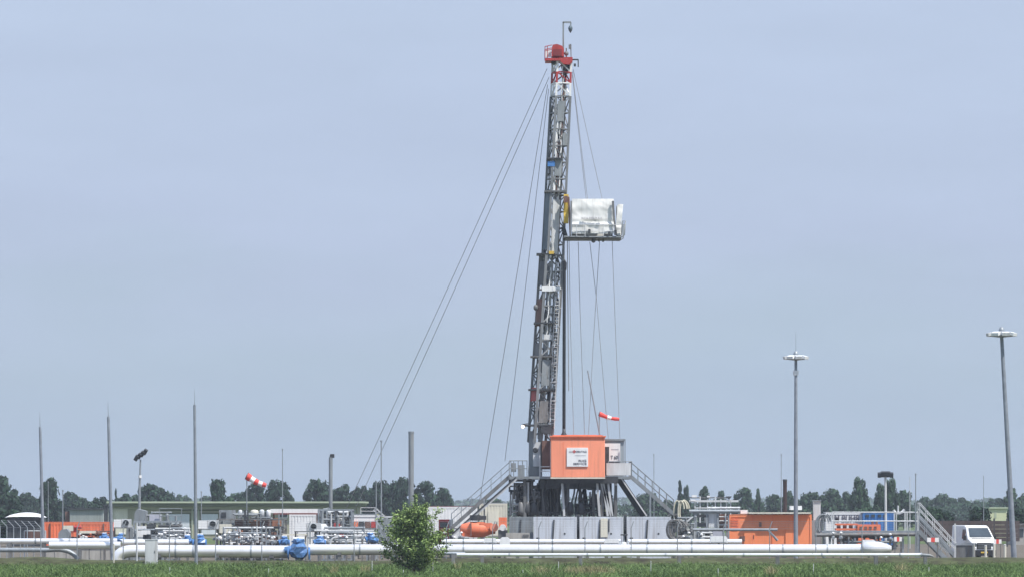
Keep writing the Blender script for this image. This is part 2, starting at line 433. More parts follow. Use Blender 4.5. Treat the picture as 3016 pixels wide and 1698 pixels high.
TREES = [
 (15, 1403, 92, 620, 'round', 'dark', 'big dark round tree at the left end of the tree row'),
 (82, 1449, 66, 800, 'round', 'dark', 'low round tree just right of the big dark tree at the left end'),
 (146, 1407, 74, 640, 'tall', 'dark', 'tall flat-topped dark tree behind the leftmost lightning mast'),
 (112, 1466, 60, 830, 'round', 'mid', 'small pale tree close left of the tall flat-topped tree'),
 (207, 1448, 62, 780, 'round', 'dark', 'mid-height tree right of the tall flat-topped tree, above the grey shed'),
 (238, 1462, 44, 830, 'round', 'mid', 'lower shoulder tree above the right part of the grey shed'),
 (294, 1462, 66, 700, 'round', 'dark', 'low dome-shaped tree left of the second lightning mast'),
 (341, 1435, 22, 690, 'cone', 'dark', 'narrow pointed conifer just right of the second lightning mast'),
 (378, 1453, 84, 760, 'round', 'dark', 'broad low tree between the pointed conifer and the floodlight pole'),
 (446, 1426, 98, 700, 'round', 'dark', 'wide domed tree right of the floodlight pole above the long shed'),
 (492, 1446, 52, 720, 'round', 'dark', 'lower tree leaning on the right side of the wide domed tree'),
 (533, 1455, 58, 1100, 'round', 'mid', 'hazy little tree left of the tallest lightning mast'),
 (612, 1459, 52, 1150, 'round', 'mid', 'hazy low tree right of the tallest lightning mast'),
 (641, 1410, 62, 650, 'tall', 'dark', 'free-standing oval tree left of the windsock pole'),
 (708, 1448, 74, 760, 'round', 'dark', 'low rounded tree below the tail of the striped windsock, left side'),
 (748, 1419, 64, 700, 'round', 'dark', 'dark tree right behind the red and white windsock'),
 (819, 1413, 70, 690, 'round', 'dark', 'domed tree behind the thin pole right of the windsock'),
 (848, 1450, 40, 720, 'round', 'dark', 'small tree at the foot of the domed tree right of the windsock'),
 (935, 1412, 78, 690, 'round', 'dark', 'big domed tree left of the thick vent pole'),
 (988, 1437, 60, 740, 'round', 'dark', 'lower tree directly right of the thick vent pole'),
 (1022, 1424, 66, 720, 'round', 'dark', 'round-headed tree where the long left guy wires come down'),
 (1068, 1430, 62, 720, 'round', 'dark', 'tree right of the foot of the long guy wires'),
 (1118, 1414, 82, 700, 'round', 'dark', 'broad tree behind the pair of thin poles'),
 (1163, 1416, 66, 700, 'round', 'dark', 'tree between the thin poles and the grey stack'),
 (1193, 1405, 56, 690, 'round', 'dark', 'highest tree of the clump, just left of the grey stack'),
 (1245, 1418, 72, 690, 'round', 'dark', 'tree directly right of the grey stack'),
 (1304, 1437, 66, 700, 'round', 'dark', 'last rounded tree at the right end of the clump, left of the rig stairs'),
 (1447, 1467, 74, 1050, 'round', 'mid', 'hazy low tree seen under the left rig stairs'),
 (1905, 1452, 80, 820, 'round', 'mid', 'tree seen under the right rig stairs'),
 (1962, 1470, 60, 840, 'round', 'mid', 'low tree behind the foot of the right rig stairs'),
 (2003, 1413, 36, 700, 'cone', 'dark', 'slim spiky conifer right of the right rig stairs'),
 (2021, 1428, 30, 740, 'tall', 'dark', 'shorter tree touching the right side of the slim spiky conifer'),
 (2075, 1431, 38, 760, 'tall', 'mid', 'small egg-shaped tree above the white pipe gantry'),
 (2120, 1446, 44, 800, 'round', 'mid', 'low tree behind the right half of the white pipe gantry'),
 (2188, 1436, 58, 780, 'round', 'mid', 'roundish tree left of the pointed tree behind the orange container'),
 (2233, 1432, 50, 760, 'cone', 'mid', 'pointed tree behind the left half of the big orange container'),
 (2283, 1456, 66, 800, 'round', 'mid', 'low tree left of the dark brown stack'),
 (2328, 1444, 46, 800, 'round', 'mid', 'low tree between the dark stack and the high-mast light'),
 (2388, 1449, 70, 790, 'round', 'mid', 'low tree right of the high-mast light with the whip aerial'),
 (2447, 1439, 66, 770, 'round', 'mid', 'broad low tree above the grey exhaust box'),
 (2488, 1446, 46, 790, 'round', 'mid', 'low tree left of the twin tall trees'),
 (2531, 1405, 62, 640, 'tall', 'mid', 'tall tree with a rounded point, left one of the twin tall trees'),
 (2592, 1424, 50, 650, 'tall', 'mid', 'narrow tree filling the gap left of the mast with dark lamps'),
 (2624, 1408, 56, 640, 'tall', 'mid', 'tall tree right behind the mast with dark lamps'),
 (2662, 1444, 54, 760, 'round', 'mid', 'sloping tree at the right foot of the twin tall trees'),
 (2722, 1462, 56, 900, 'round', 'mid', 'hazy tree above the site stairs on the right'),
 (2772, 1453, 66, 900, 'round', 'mid', 'hazy domed tree left above the white van'),
 (2822, 1464, 72, 920, 'round', 'mid', 'hazy low tree above the roof of the white van'),
 (2880, 1474, 66, 950, 'round', 'mid', 'hazy low tree between the white van and the pale lime shed'),
 (2932, 1466, 64, 950, 'round', 'mid', 'hazy tree above the pale lime shed'),
 (2986, 1437, 62, 760, 'round', 'mid', 'round tree just right of the leaning high-mast light'),
 (3026, 1452, 60, 780, 'round', 'mid', 'tree cut by the right edge of the photo'),
]
for a in TREES: tree(*a)
BUSHES = [
 (673, 1463, 52, 600, 'mid', 'bright green bush at the foot of the oval tree'),
 (30, 1500, 90, 430, 'dark', 'dark bush at the far left below the big tree'),
 (2550, 1488, 56, 560, 'mid', 'green bush below the left one of the twin tall trees'),
 (2748, 1493, 66, 430, 'mid', 'light green bush above the dark board wall, left of the van'),
 (2790, 1505, 44, 430, 'dark', 'darker bush close to the van roof above the board wall'),
 (2886, 1492, 64, 440, 'dark', 'dark bush left of the pale lime shed'),
 (3000, 1495, 70, 440, 'dark', 'dark bush right of the leaning high-mast light'),
]
for px, top, wp, d, tone, lb in BUSHES: tree(px, top, wp, d, 'round', tone, lb, 'bush', 'bush', 'bushes behind the site')

def treeline(name, d, x0, x1, n, hfun, m, leaf, depth, seed):
    r = random.Random(seed); vs, fs = [], []
    for i in range(n):
        x = r.uniform(x0, x1); y = d + r.uniform(0, depth)
        z = hfun(x) * r.uniform(0, 1) ** 0.8
        u = Vector((r.gauss(0, 1), r.gauss(0, 1), r.gauss(0, 1))).normalized(); v = u.orthogonal().normalized()
        s = leaf * r.uniform(.5, 1.3); p = Vector((x, y, z)); o = len(vs)
        vs += [p - u * s, p + v * s * .7, p + u * s, p - v * s * .7]; fs.append((o, o + 1, o + 2, o + 3))
    me = bpy.data.meshes.new(name); me.from_pydata(vs, [], fs); me.materials.append(m)
    o = bpy.data.objects.new(name, me); COL.objects.link(o)
    return tag(o, 'hazy far-off wood along the horizon' if d > 1500 else 'dark hedgerow belt behind the site', None, kind='stuff')
treeline('treeline', 2600, -560, 560, 26000, lambda x: 9.5 + 4.5 * noise.noise(Vector((x * .012, 1, 0))) + 2.0 * noise.noise(Vector((x * .06, 5, 0))), leafmid, 1.3, 60, 2)
treeline('hedgerow', 870, -190, 190, 30000, lambda x: 4.9 + 2.2 * noise.noise(Vector((x * .04, 9, 0))) + 1.0 * noise.noise(Vector((x * .15, 2, 0))), leafdark, 0.42, 12, 4)

# foreground young tree
def young_tree():
    d = 224; bx = X(1218, d); base = Vector((bx, d, 0)); r = random.Random(21)
    root = thing('young_tree', 'bushy bright green young tree in the grass in front of the pipes', 'tree', base)
    H = Z(1452, d)
    t = MB(); lv, lf = [], []
    stems = []
    for i in range(92):
        a = r.uniform(0, 2 * math.pi); k = i / 91
        z0 = 0.12 + k * (H - 1.1) * .92
        reach = (2.45 - 2.0 * (z0 / H) ** .9) * r.uniform(.5, 1.1)
        if z0 < .5: reach *= .75
        if z0 > H * .62: reach *= .85
        rise = r.uniform(.55, 1.15)
        p0 = base + Vector((r.gauss(0, .03), r.gauss(0, .03), z0))
        pts = [p0]
        for q in (0.35, 0.7, 1.0):
            pts.append(p0 + Vector((math.cos(a) * reach * q, math.sin(a) * reach * q, rise * q ** 1.4 * (0.45 + reach * .45))) + Vector((r.gauss(0, .05),) * 3))
        t.path(pts, [.022 * (1.1 - k * .6), .016, .01, .004], 5, False); stems.append(pts)
    top = base + Vector((.10, 0, H))
    t.path([base + Vector((0, 0, -.05)), base + Vector((.03, .02, 1.4)), base + Vector((-.02, 0, 2.8)), top], [.075, .055, .03, .006], 8)
    stems.append([base + Vector((.0, 0, H * .6)), base + Vector((.02, 0, H * .75)), base + Vector((.05, 0, H * .9)), top])
    for pts in stems:
        L3 = sum((pts[i + 1] - pts[i]).length for i in range(3))
        for j in range(int(112 * L3)):
            u = r.uniform(.16, 1.03); seg = min(2, int(u * 3)); f = u * 3 - seg
            c = pts[seg].lerp(pts[seg + 1], f)
            sp = .14 * (1.15 - u * .55)
            p = c + Vector((r.gauss(0, sp), r.gauss(0, sp), r.gauss(0.02, sp)))
            if p.z > H: p.z = H - r.uniform(0, .2)
            nrm = Vector((r.gauss(0, .6), r.gauss(0, .6), r.gauss(.5, .6))).normalized()
            uu = nrm.orthogonal().normalized(); vv = nrm.cross(uu); th = r.uniform(0, 6.28)
            uu, vv = uu * math.cos(th) + vv * math.sin(th), vv * math.cos(th) - uu * math.sin(th)
            s = r.uniform(.035, .095); o = len(lv)
            lv.extend([p - uu * s, p + vv * s * .5, p + uu * s, p - vv * s * .5]); lf.append((o, o + 1, o + 2, o + 3))
    t.build('trunk', bark, root)
    m = MB(); m.add(lv, lf); 
    c = m.build('crown', leafbush, root)
    root.scale = (1.14, 1.14, 1.0)
    return root
young_tree()

# thin stakes in the grass
proto = None
for i, (px, d, tp) in enumerate([(791, 222, 1672), (1096, 228, 1650), (1188, 219, 1676), (1275, 226, 1622), (1540, 221, 1676), (1645, 232, 1652), (1917, 228, 1650), (2115, 219, 1672), (2396, 224, 1658), (2736, 222, 1668), (2898, 220, 1680), (500, 226, 1668)]):
    zz = Z(tp, d)
    if proto is None:
        m = MB(); m.tube((0, 0, -.1), (0, 0, 1), .022, .022, 6)
        proto = m.build('grass_stake', pale); o = proto
    else:
        o = proto.copy(); COL.objects.link(o)
    o.location = (X(px, d), d, 0); o.scale = (1, 1, zz)
    tag(o, 'thin pale stake standing in the tall grass', 'stake', 'thin stakes in the grass')

# ------------------------------------------------------------------ pipelines
def pipeline(label, pts, r, joints=(), supports=(), d=262, mm=silver, name='pipeline', n=20):
    """pts world points; joints / supports in photo x"""
    pts = [Vector(p) for p in pts]
    root = thing(name, label, 'pipe', Vector((pts[0].x, pts[0].y, 0)))
    m = MB(); m.path(pts, r, n); m.build('pipe_run', mm, root)
    def at(px):
        x = X(px, pts[0].y)
        for a, b in zip(pts, pts[1:]):
            if min(a.x, b.x) <= x <= max(a.x, b.x) and abs(b.x - a.x) > 1e-4:
                return a.lerp(b, (x - a.x) / (b.x - a.x))
        return None
    for px in joints:
        c = at(px)
        if c: q = MB(); q.tube(c - Vector((.05, 0, 0)), c + Vector((.05, 0, 0)), r * 1.035, n=n); q.build('joint_band', galv, root)
    for px in supports:
        c = at(px)
        if c:
            q = MB(); q.box((c.x, c.y, (c.z - r) / 2), (.22, .5, max(.05, c.z - r - .004))); q.box((c.x, c.y, .06), (.5, .9, .12))
            q.box((c.x, c.y, c.z - r * .75), (.26, r * 1.7, r * .5)); q.build('pipe_support', midg, root)
    return root
def run(x0, x1, py, d): return [P(x0, py, d), P(x1, py, d)]
def bend(a, b, c, n=8):
    """rounded corner through b"""
    a, b, c = Vector(a), Vector(b), Vector(c); out = []
    for i in range(n + 1):
        t = i / n; out.append(a * (1 - t) ** 2 + b * 2 * t * (1 - t) + c * t * t)
    return out
d = 262
sup = lambda a, b, st: list(range(a, b, st))
# big front pipe on the left: rises out of the ground at its left end
pts = [P(345, 1668, d), P(347, 1650, d)] + bend(P(348, 1642, d), P(352, 1622, d), P(392, 1621, d)) + [P(850, 1623, d)]
pipeline('thick silver pipe rising beside the grey field cabinet and running to the big blue valve', pts, .40, joints=(452, 518, 570, 740), supports=(470, 640, 800))
pipeline('thick silver pipe from the big blue valve past the young tree to the right', run(905, 2420, 1617, d) + [P(2538, 1616, d)], .345,
         joints=(1060, 1365, 1627, 1768, 1905, 2037, 2305, 2436), supports=sup(1000, 2500, 262))
# fat end section with reducer
root = thing('pipe_end_section', 'fat white pipe end with tapering tip beside the right-hand platform', 'pipe', (X(2580, d), d, 0))
c = P(2582, 1614, d)
m = MB(); m.lathe(c, [(.30, -.95), (.47, -.90), (.47, -.1), (.43, .25), (.28, .72), (.18, .95)], 20, 'X'); m.build('tapered_body', silver, root)
m = MB(); m.box((c.x - .4, c.y, .2), (.3, .7, .4)); m.build('pipe_support', midg, root)
m = MB(); m.tube(c + Vector((-.96, 0, 0)), c + Vector((-.90, 0, 0)), .5, n=20); m.build('flange', galv, root)
# upper thinner pipe behind
d2 = 267
pts = run(-60, 345, 1592, d2)
pipeline('thin silver pipe entering at the left edge behind the bent fence posts', pts, .19, joints=(105, 205), supports=(30, 130, 235), d=d2)
pl = thing('pipeline', 'lower silver pipe below the thin one at the left, curving down into the ground', 'pipe', (X(150, 265), 265, 0))
m = MB(); m.path([P(-60, 1618, 265), P(140, 1618, 265)] + bend(P(150, 1618, 265), P(205, 1612, 265), P(225, 1640, 265)) + [P(229, 1664, 265)], .15, 14); m.build('pipe_run', galv, pl)
m = MB(); m.path([P(145, 1604, 264.4), P(355, 1604, 264.4)], .24, 16); m.build('pipe_run', silver, pl)
pipeline('upper silver pipe between the grey field cabinet and the tallest lightning mast', run(360, 556, 1596, d2), .22, joints=(400, 450, 517), supports=(430, 520))
pipeline('upper silver pipe in front of the grey tanks, right of the young tree', run(1300, 1828, 1594, d2), .185, joints=(1365, 1440, 1627), supports=sup(1340, 1828, 130))
pipeline('upper silver pipe from the valve with grey flanges to below the orange container', run(1850, 2185, 1594, d2), .185, joints=(1908, 2037), supports=sup(1880, 2180, 130))
pipeline('slender silver pipe lying lowest along the grass edge, right half', run(1345, 2712, 1632, 255), .105,
         joints=sup(1500, 2690, 230), supports=sup(1420, 2690, 290), d=255)
r0 = thing('pipe_end_section', 'dull grey tapered end piece of the slender front pipe at the right', 'pipe', ground_z(2735, 255))
q = MB(); q.path([P(2713, 1632, 255), P(2738, 1634, 255), P(2750, 1638, 255)], [.1, .09, .05], 12); q.build('tapered_tip', steel, r0)
q = MB(); q.box((X(2725, 255), 255, (Z(1632, 255) - .1) / 2), (.2, .4, Z(1632, 255) - .1)); q.build('pipe_support', midg, r0)
q = MB(); q.tube(P(2712, 1632, 255), P(2715, 1632, 255), .15, n=14); q.build('flange', galv, r0)
pipeline('short grey pipe lying low just right of the young tree', run(1300, 1370, 1628, 256), .1, supports=(1335,), mm=galv)
# stubs and covers on the pipes
def cover(px0, px1, py0, py1, d, label, rnd_=0.25):
    r0 = thing('valve_cover', label, 'cover', ground_z((px0 + px1) / 2, d), 'white valve covers on the pipes')
    x0, x1, z0, z1 = X(px0, d), X(px1, d), Z(py1, d), Z(py0, d); h = z1 - z0
    q = MB(); q.prism([(x0, z0), (x1, z0), (x1, z1 - h * rnd_), (x1 - h * rnd_, z1), (x0 + h * rnd_, z1), (x0, z1 - h * rnd_)], d - .3, d + .5); q.build('cover_shell', white, r0)
    q = MB(); q.box(((x0 + x1) / 2, d + .1, z0 / 2), (.12, .12, z0)); q.build('stand', midg, r0)
    q = MB(); q.pbox(px0 + 2, px1 - 2, py1 - 3, py1 - 1, d - .306, .012); q.build('seam_strip', galv, r0)
cover(1472, 1502, 1580, 1606, 266, 'tall white cover standing on the pipes left of the grey tanks')
cover(2092, 2142, 1577, 1597, 266, 'long white humped cover on the pipe left of the orange container')
cover(1780, 1823, 1586, 1600, 266, 'white cover on the pipe in front of the gap between the grey tanks')
cover(1425, 1462, 1583, 1598, 266, 'low white cover on the pipe just right of the young tree')
cover(2540, 2578, 1588, 1606, 266, 'white boxy cover behind the fat pipe end')
# stencil marks
sp = [o for o in bpy.data.objects if o.name.startswith('pipe_run')][0]

def flanged_valve(px, py, d, s, label):
    c = P(px, py, d)
    r0 = thing('flanged_valve', label, 'valve', (c.x, d, 0))
    q = MB(); q.lathe(c, [(.3 * s, -.35 * s), (.42 * s, -.2 * s), (.45 * s, 0), (.42 * s, .2 * s), (.3 * s, .35 * s)], 14, 'X'); q.build('valve_body', pale, r0)
    for k in (-.42, .42):
        q = MB(); q.tube(c + Vector((k * s - .05, 0, 0)), c + Vector((k * s + .05, 0, 0)), .55 * s, n=16); q.build('flange', galv, r0)
    q = MB(); q.tube(c + Vector((0, 0, .3 * s)), c + Vector((0, 0, 1.1 * s)), .08 * s, n=8); q.build('stem', steel, r0)
    q = MB(); q.lathe(c + Vector((0, 0, 1.1 * s)), [(.36 * s, 0), (.4 * s, .04), (.36 * s, .08)], 14); q.build('handwheel', dark, r0)
    q = MB(); q.box((c.x, d, (c.z - .45 * s) / 2), (.3, .5, c.z - .45 * s)); q.build('stand', midg, r0)
flanged_valve(1838, 1606, 263.5, .62, 'grey flanged valve with handwheel in front of the gap between two grey tanks')

def blue_valve(px, py, d, s, label, tilt=0.0):
    c = P(px, py, d)
    r0 = thing('blue_valve', label, 'valve', (c.x, d, 0), 'blue valves along the pipes')
    r = random.Random(int(px))
    q = MB(); n = 9; vs, fs = [], []
    prof = [(.18, -.66), (.46, -.5), (.60, -.22), (.52, .08), (.36, .28), (.42, .40), (.36, .52), (.12, .58)]
    for i, (rr, h) in enumerate(prof):
        for k in range(n):
            a = 2 * math.pi * (k + .5 * (i % 2)) / n; j = rr * (1 + r.uniform(-.2, .2))
            vs.append(c + Vector((j * math.cos(a) * s + tilt * h * s, j * math.sin(a) * s, (h + r.uniform(-.05, .05)) * s)))
    for i in range(7):
        for k in range(n):
            a_, b_, c_, d_ = i * n + k, i * n + (k + 1) % n, (i + 1) * n + (k + 1) % n, (i + 1) * n + k
            fs += [(a_, b_, c_), (a_, c_, d_)]
    fs.append(tuple(range(n))); fs.append(tuple(7 * n + k for k in range(n)))
    q.add(vs, fs, False); q.build('wrapped_body', blue, r0)
    q = MB(); q.tube(c + Vector((tilt * .6 * s - .33 * s, 0, .58 * s)), c + Vector((tilt * .6 * s + .33 * s, 0, .58 * s)), .075 * s, n=8); q.build('cap', white, r0)
    q = MB(); q.tube(c + Vector((-.85 * s, 0, -.1 * s)), c + Vector((-.4 * s, 0, -.1 * s)), .2 * s, .28 * s, n=10); q.build('neck', blue, r0)
    for k in (-.62, .62):
        q = MB(); q.tube(c + Vector((k * s - .04, 0, -.3 * s)), c + Vector((k * s + .04, 0, -.3 * s)), .38 * s, n=14); q.build('flange', blue2, r0)
    if c.z - .62 * s > 0.05:
        q = MB(); q.box((c.x, d, (c.z - .6 * s) / 2), (.35 * s, .5 * s, c.z - .6 * s)); q.build('stand', midg, r0)
blue_valve(880, 1613, 261.5, 1.08, 'big crumpled blue valve on the thick pipe right of the white beam canopy')
blue_valve(588, 1589, 266, .66, 'blue valve on the upper pipe beside the tallest lightning mast')
blue_valve(352, 1583, 268, .55, 'leaning blue valve beside the second lightning mast', .5)
blue_valve(308, 1579, 272, .42, 'small blue valve behind the left pipe, left of the second lightning mast')
blue_valve(943, 1590, 268, .55, 'blue valve just right of the big crumpled one')
blue_valve(1096, 1581, 268, .55, 'tilted blue valve under the site stairs left of the young tree', -.5)
blue_valve(838, 1590, 270, .5, 'half-hidden blue valve behind the left side of the big crumpled one')
blue_valve(553, 1587, 271, .5, 'dark blue valve half hidden just left of the tallest lightning mast')

# small control valves behind the upper pipe
def control_valve(px, py, d, proto=None):
    c = P(px, py, d)
    if proto:
        return dup(proto, (c.x, d, c.z), proto['label'], group=proto['group'], rz=(px * 1.7) % 6)
    r0 = thing('control_valve', 'small grey control valve with a white round top behind the silver pipes', 'valve', (c.x, d, c.z), 'small control valves behind the pipes')
    q = MB(); q.lathe(c, [(.06, -.18), (.10, -.12), (.11, 0), (.09, .08)], 10); q.tube(c + Vector((-.2, 0, -.06)), c + Vector((.2, 0, -.06)), .06, n=8); q.build('valve_body', steel, r0)
    q = MB(); q.tube(c + Vector((0, 0, .08)), c + Vector((0, 0, .22)), .03, n=6); q.build('yoke', midg, r0)
    q = MB(); q.lathe(c + Vector((0, 0, .21)), [(.04, 0), (.095, .03), (.10, .09), (.04, .14)], 10); q.build('round_top', white, r0)
    for k in (-.21, .21):
        q = MB(); q.tube(c + Vector((k - .02, 0, -.06)), c + Vector((k + .02, 0, -.06)), .10, n=10); q.build('flange', galv, r0)
    q = MB(); q.box((c.x, d, c.z / 2 - .09), (.08, .12, c.z - .18)); q.build('stand', midg, r0)
    return r0
cv = None
rv = random.Random(77)
for px in list(range(466, 552, 17)) + list(range(640, 830, 19)) + list(range(962, 1108, 20)) + [1310, 1334, 1358, 2010, 2034, 2070, 2450, 2474, 2600, 2622]:
    o_ = control_valve(px + rv.uniform(-5, 5), rv.uniform(1578, 1594), rv.uniform(269.5, 273), cv); cv = cv or o_

# ------------------------------------------------------------------ security fence in front
def fence_run(root, posts, lean, mm):
    """posts: base points; bent arms lean by vector"""
    tops = []
    for b in posts:
        b = Vector(b); q = MB()
        k = b + Vector((0, 0, 2.45)); t = k + lean
        q.path([b + Vector((0, 0, -.1)), k, t], .034, 6); each(q, 'post', mm, root); tops.append((k, t))
    for i in range(5):
        q = MB()
        for (k0, t0), (k1, t1) in zip(tops, tops[1:]):
            if i < 3: a, b = k0.lerp(t0, .3 + .33 * i), k1.lerp(t1, .3 + .33 * i)
            else:
                f = (0.5, 0.98)[i - 3]; a, b = k0.copy(), k1.copy(); a.z *= f; b.z *= f
            q.tube(a, b, .006, n=4, caps=False)
        q.build('wire', galv, root)
fr = thing('security_fence', 'wire security fence with angled post tops along the front of the site', 'fence', (0, 259.5, 0))
fence_run(fr, [ground_z(x, 259.5) for x in range(227, 2790, 136)], Vector((.16, .12, .42)), steel)
fl = thing('security_fence', 'pale wire fence with bent tops running back from the left front corner', 'fence', (X(130, 262), 262, 0))
fence_run(fl, [(X(130, 262) + i * .05, 262 + i * 5.5, 0) if False else (X(120 - i * 20, 262 + i * 5), 262 + i * 5, 0) for i in range(8)], Vector((-.40, -.05, .42)), galv)

# ------------------------------------------------------------------ field cabinets and markers along the front
def cabinet(px0, px1, py0, d, label, mm):
    r0 = thing('field_cabinet', label, 'cabinet', ground_z((px0 + px1) / 2, d))
    x0, x1, zt = X(px0, d), X(px1, d), Z(py0, d); w_ = x1 - x0
    q = MB(); q.box(((x0 + x1) / 2, d + .25, .06), (w_ * .9, .45, .12)); q.build('plinth', concrete, r0)
    q = MB(); q.box(((x0 + x1) / 2, d + .25, .12 + (zt - .17) / 2), (w_, .5, zt - .17)); q.build('cabinet_body', mm, r0)
    q = MB(); q.box(((x0 + x1) / 2, d + .25, zt - .03), (w_ + .06, .56, .05)); q.build('lid', pale, r0)
    q = MB(); q.box(((x0 + x1) / 2, d - .006, .12 + (zt - .17) / 2), (w_ * .86, .012, (zt - .17) * .92)); dr = q.build('door', mm, r0)
    q = MB(); q.box((x1 - w_ * .2, d - .03, zt * .55), (.03, .04, .14)); q.build('handle', dark, dr)
cabinet(427, 463, 1586, 257, 'pale grey field cabinet standing alone at the front fence on the left', pale)
def marker(px, top, d, label, mm=cream, r=.05):
    q = MB(); q.tube(ground_z(px, d) + Vector((0, 0, -.1)), P(px, top, d), r, n=8)
    q.tube(P(px, top, d), P(px, top, d) + Vector((0, 0, .05)), r * 1.2, n=8)
    tag(q.build('marker_post', mm), label, 'post', 'marker posts along the front')
marker(335, 1602, 257.5, 'cream marker post right below the second lightning mast')
marker(403, 1540, 258.5, 'tall pale post left of the pale grey field cabinet', pale, .055)
def bollard(px, top, d, label):
    r0 = thing('bollard', label, 'bollard', ground_z(px, d), 'pale bollards beside the van')
    q = MB(); q.tube(ground_z(px, d) + Vector((0, 0, -.05)), P(px, top + 2, d), .085, n=10); each(q, 'post', cream, r0)
    q = MB(); q.lathe(P(px, top + 2, d), [(.095, 0), (.095, .03), (.05, .06)], 10); q.build('cap', pale, r0)
bollard(2868, 1600, 268, 'pale bollard at the right edge of the grey panel below the van')
bollard(2928, 1600, 268, 'pale bollard left of the red-white barrier board right of the van')
bollard(2960, 1602, 270, 'pale bollard right of the red-white barrier board right of the van')
bollard(2987, 1600, 266, 'pale bollard right at the foot of the leaning high-mast light')
bollard(2903, 1604, 276, 'pale bollard in front of the right headlight of the van')
r0 = thing('gate_panel', 'low grey sheet panel between posts in front of the van', 'panel', ground_z(2840, 268))
q = MB(); q.pbox(2816, 2864, 1604, 1655, 268, .05); q.build('sheet', midg, r0)
for px in (2813,):
    q = MB(); q.bar(ground_z(px, 268), P(px, 1540, 268), .1); each(q, 'post', pale, r0)
q = MB(); q.bar(P(2811, 1600, 267.95), P(2866, 1600, 267.95), .06); q.build('top_rail', galv, r0)
def barrier(px, py, d, label, wd=.52):
    r0 = thing('barrier_board', label, 'barrier', ground_z(px, d), 'red-white barrier boards')
    c = P(px, py, d); n = 3
    for i in range(n):
        q = MB(); x0 = c.x - wd / 2 + wd * i / n
        q.box((x0 + wd / n / 2, d, c.z), (wd / n - .004, .03, .3)); q.build('stripe_panel', sockwhite if i % 2 == 0 else sockred, r0)
    for sx in (-1, 1):
        q = MB(); q.bar((c.x + sx * wd * .4, d + .04, 0), (c.x + sx * wd * .4, d + .04, c.z + .15), .05); each(q, 'leg', midg, r0)
barrier(2645, 1586, 276, 'red-white barrier board under the right-hand platform')
barrier(2748, 1588, 278, 'red-white barrier board seen through the site stairs on the right', .8)
barrier(2938, 1593, 280, 'red-white barrier board right of the van', .55)

# ------------------------------------------------------------------ buildings at the back
def quadwall(px0, px1, py0, d, depth, name, mm, root):
    q = MB(); x0, x1, zt = X(px0, d), X(px1, d), Z(py0, d)
    q.box(((x0 + x1) / 2, d + depth / 2, zt / 2), (x1 - x0, depth, zt)); return q.build(name, mm, root)
d = 520
root = thing('long_shed', 'long low olive and beige shed behind the left half of the site', 'building', ground_z(690, d))
quadwall(327, 1052, 1490, d, 16, 'wall', beige, root)
q = MB(); q.prism([(X(322, d), Z(1489.5, d)), (X(1066, d), Z(1489.5, d)), (X(1070, d), Z(1480, d)), (X(318, d), Z(1480, d))], d - .9, d + 16.8); q.build('fascia', olive, root)
q = MB(); q.prism([(X(316, d), Z(1480, d)), (X(1072, d), Z(1480, d)), (X(1072, d), Z(1475, d)), (X(316, d), Z(1475, d))], d - 1.05, d + 17); q.build('roof', sage, root)
q = MB(); q.pbox(327, 1046, 1491, 1497, d - .06, .05); q.build('gutter_band', mat('beige_trim', (.42, .42, .35), .6, 0, .08), root)
q = MB(); q.pbox(470, 652, 1499, 1503, d - .1, .09); q.build('lintel_strip', olive, root)
for px0, px1, py0, lb in ((330, 372, 1498, 'cream double door'), (498, 558, 1512, 'pale sectional garage door'), (594, 642, 1512, 'pale sectional garage door')):
    q = MB(); q.pbox(px0 - 4, px1 + 4, py0 - 4, 1570, d - .05, .04); fr_ = q.build('door_frame', olive if px0 > 400 else cream, root)
    q = MB(); q.pbox(px0, px1, py0, 1572, d - .09, .05)
    for k in range(5): q.pbox(px0 + 2, px1 - 2, py0 + 6 + 10 * k, py0 + 7 + 10 * k, d - .1, .02)
    q.build('door', cream if px0 < 400 else mat('pale_blue_white_door', (.60, .64, .70), .5, 0, .06, 1, .1), root)
for px in (700, 760, 820, 960):
    q = MB(); q.pbox(px, px + 28, 1504, 1524, d - .05, .04); fr_ = q.build('window', white, root)
    q = MB(); q.pbox(px + 2, px + 26, 1506, 1522, d - .06, .02); q.build('pane', glass, fr_)
for px in (332, 566, 585, 1046):
    q = MB(); q.bar(P(px, 1497, d - .15), ground_z(px, d - .15), .12); each(q, 'downpipe', sage, root)

d = 450
root = thing('grey_shed', 'small grey corrugated shed with dark roof edge left of the long shed', 'building', ground_z(258, d))
quadwall(205, 304, 1500, d, 6, 'wall', mat('grey_corrugated_sheet', (.36, .39, .39), .6, .1, .12, 2, .25), root)
q = MB()
for i in range(24):
    px = 206 + i * 4.15; q.pbox(px, px + 1.6, 1501, 1580, d - .04, .035)
q.build('corrugation', mat('grey_corrugated_sheet', (.36, .39, .39)), root)
q = MB(); q.pbox(202, 308, 1495, 1500, d - .25, 6.6); q.build('roof', dark, root)
q = MB(); q.pbox(192, 204, 1505, 1575, d + .5, 4); q.build('side_annex', rust, root)
root = thing('flue_stack', 'square dark flue with cap at the right end of the small grey shed', 'chimney', ground_z(311, 440))
q = MB(); q.pbox(306, 317, 1488, 1622, 440, .5); q.build('flue_shaft', dark, root)
q = MB(); q.pbox(303, 320, 1484, 1488, 439.9, .7); q.build('cap', dark, root)
root = thing('covered_heap', 'long low white-sheeted heap behind the fence at the far left', 'heap', ground_z(68, 400))
q = MB(); prof = []
n = 14; vs, fs = [], []
for j in range(7):
    y = 400 + j * .8; s_ = math.sin(math.pi * min(1, .02 + j / 6.2)) ** .6
    for i in range(n):
        t_ = i / (n - 1); zz = (math.sin(math.pi * min(1, t_ * .9 + .05)) ** .6) * (1 + .25 * t_) * s_
        vs.append((X(14 + 108 * t_, 400), y, 2.86 + (zz * .44 if 0 < i < n - 1 else 0) + .06 * noise.noise(Vector((i, j, 0)))))
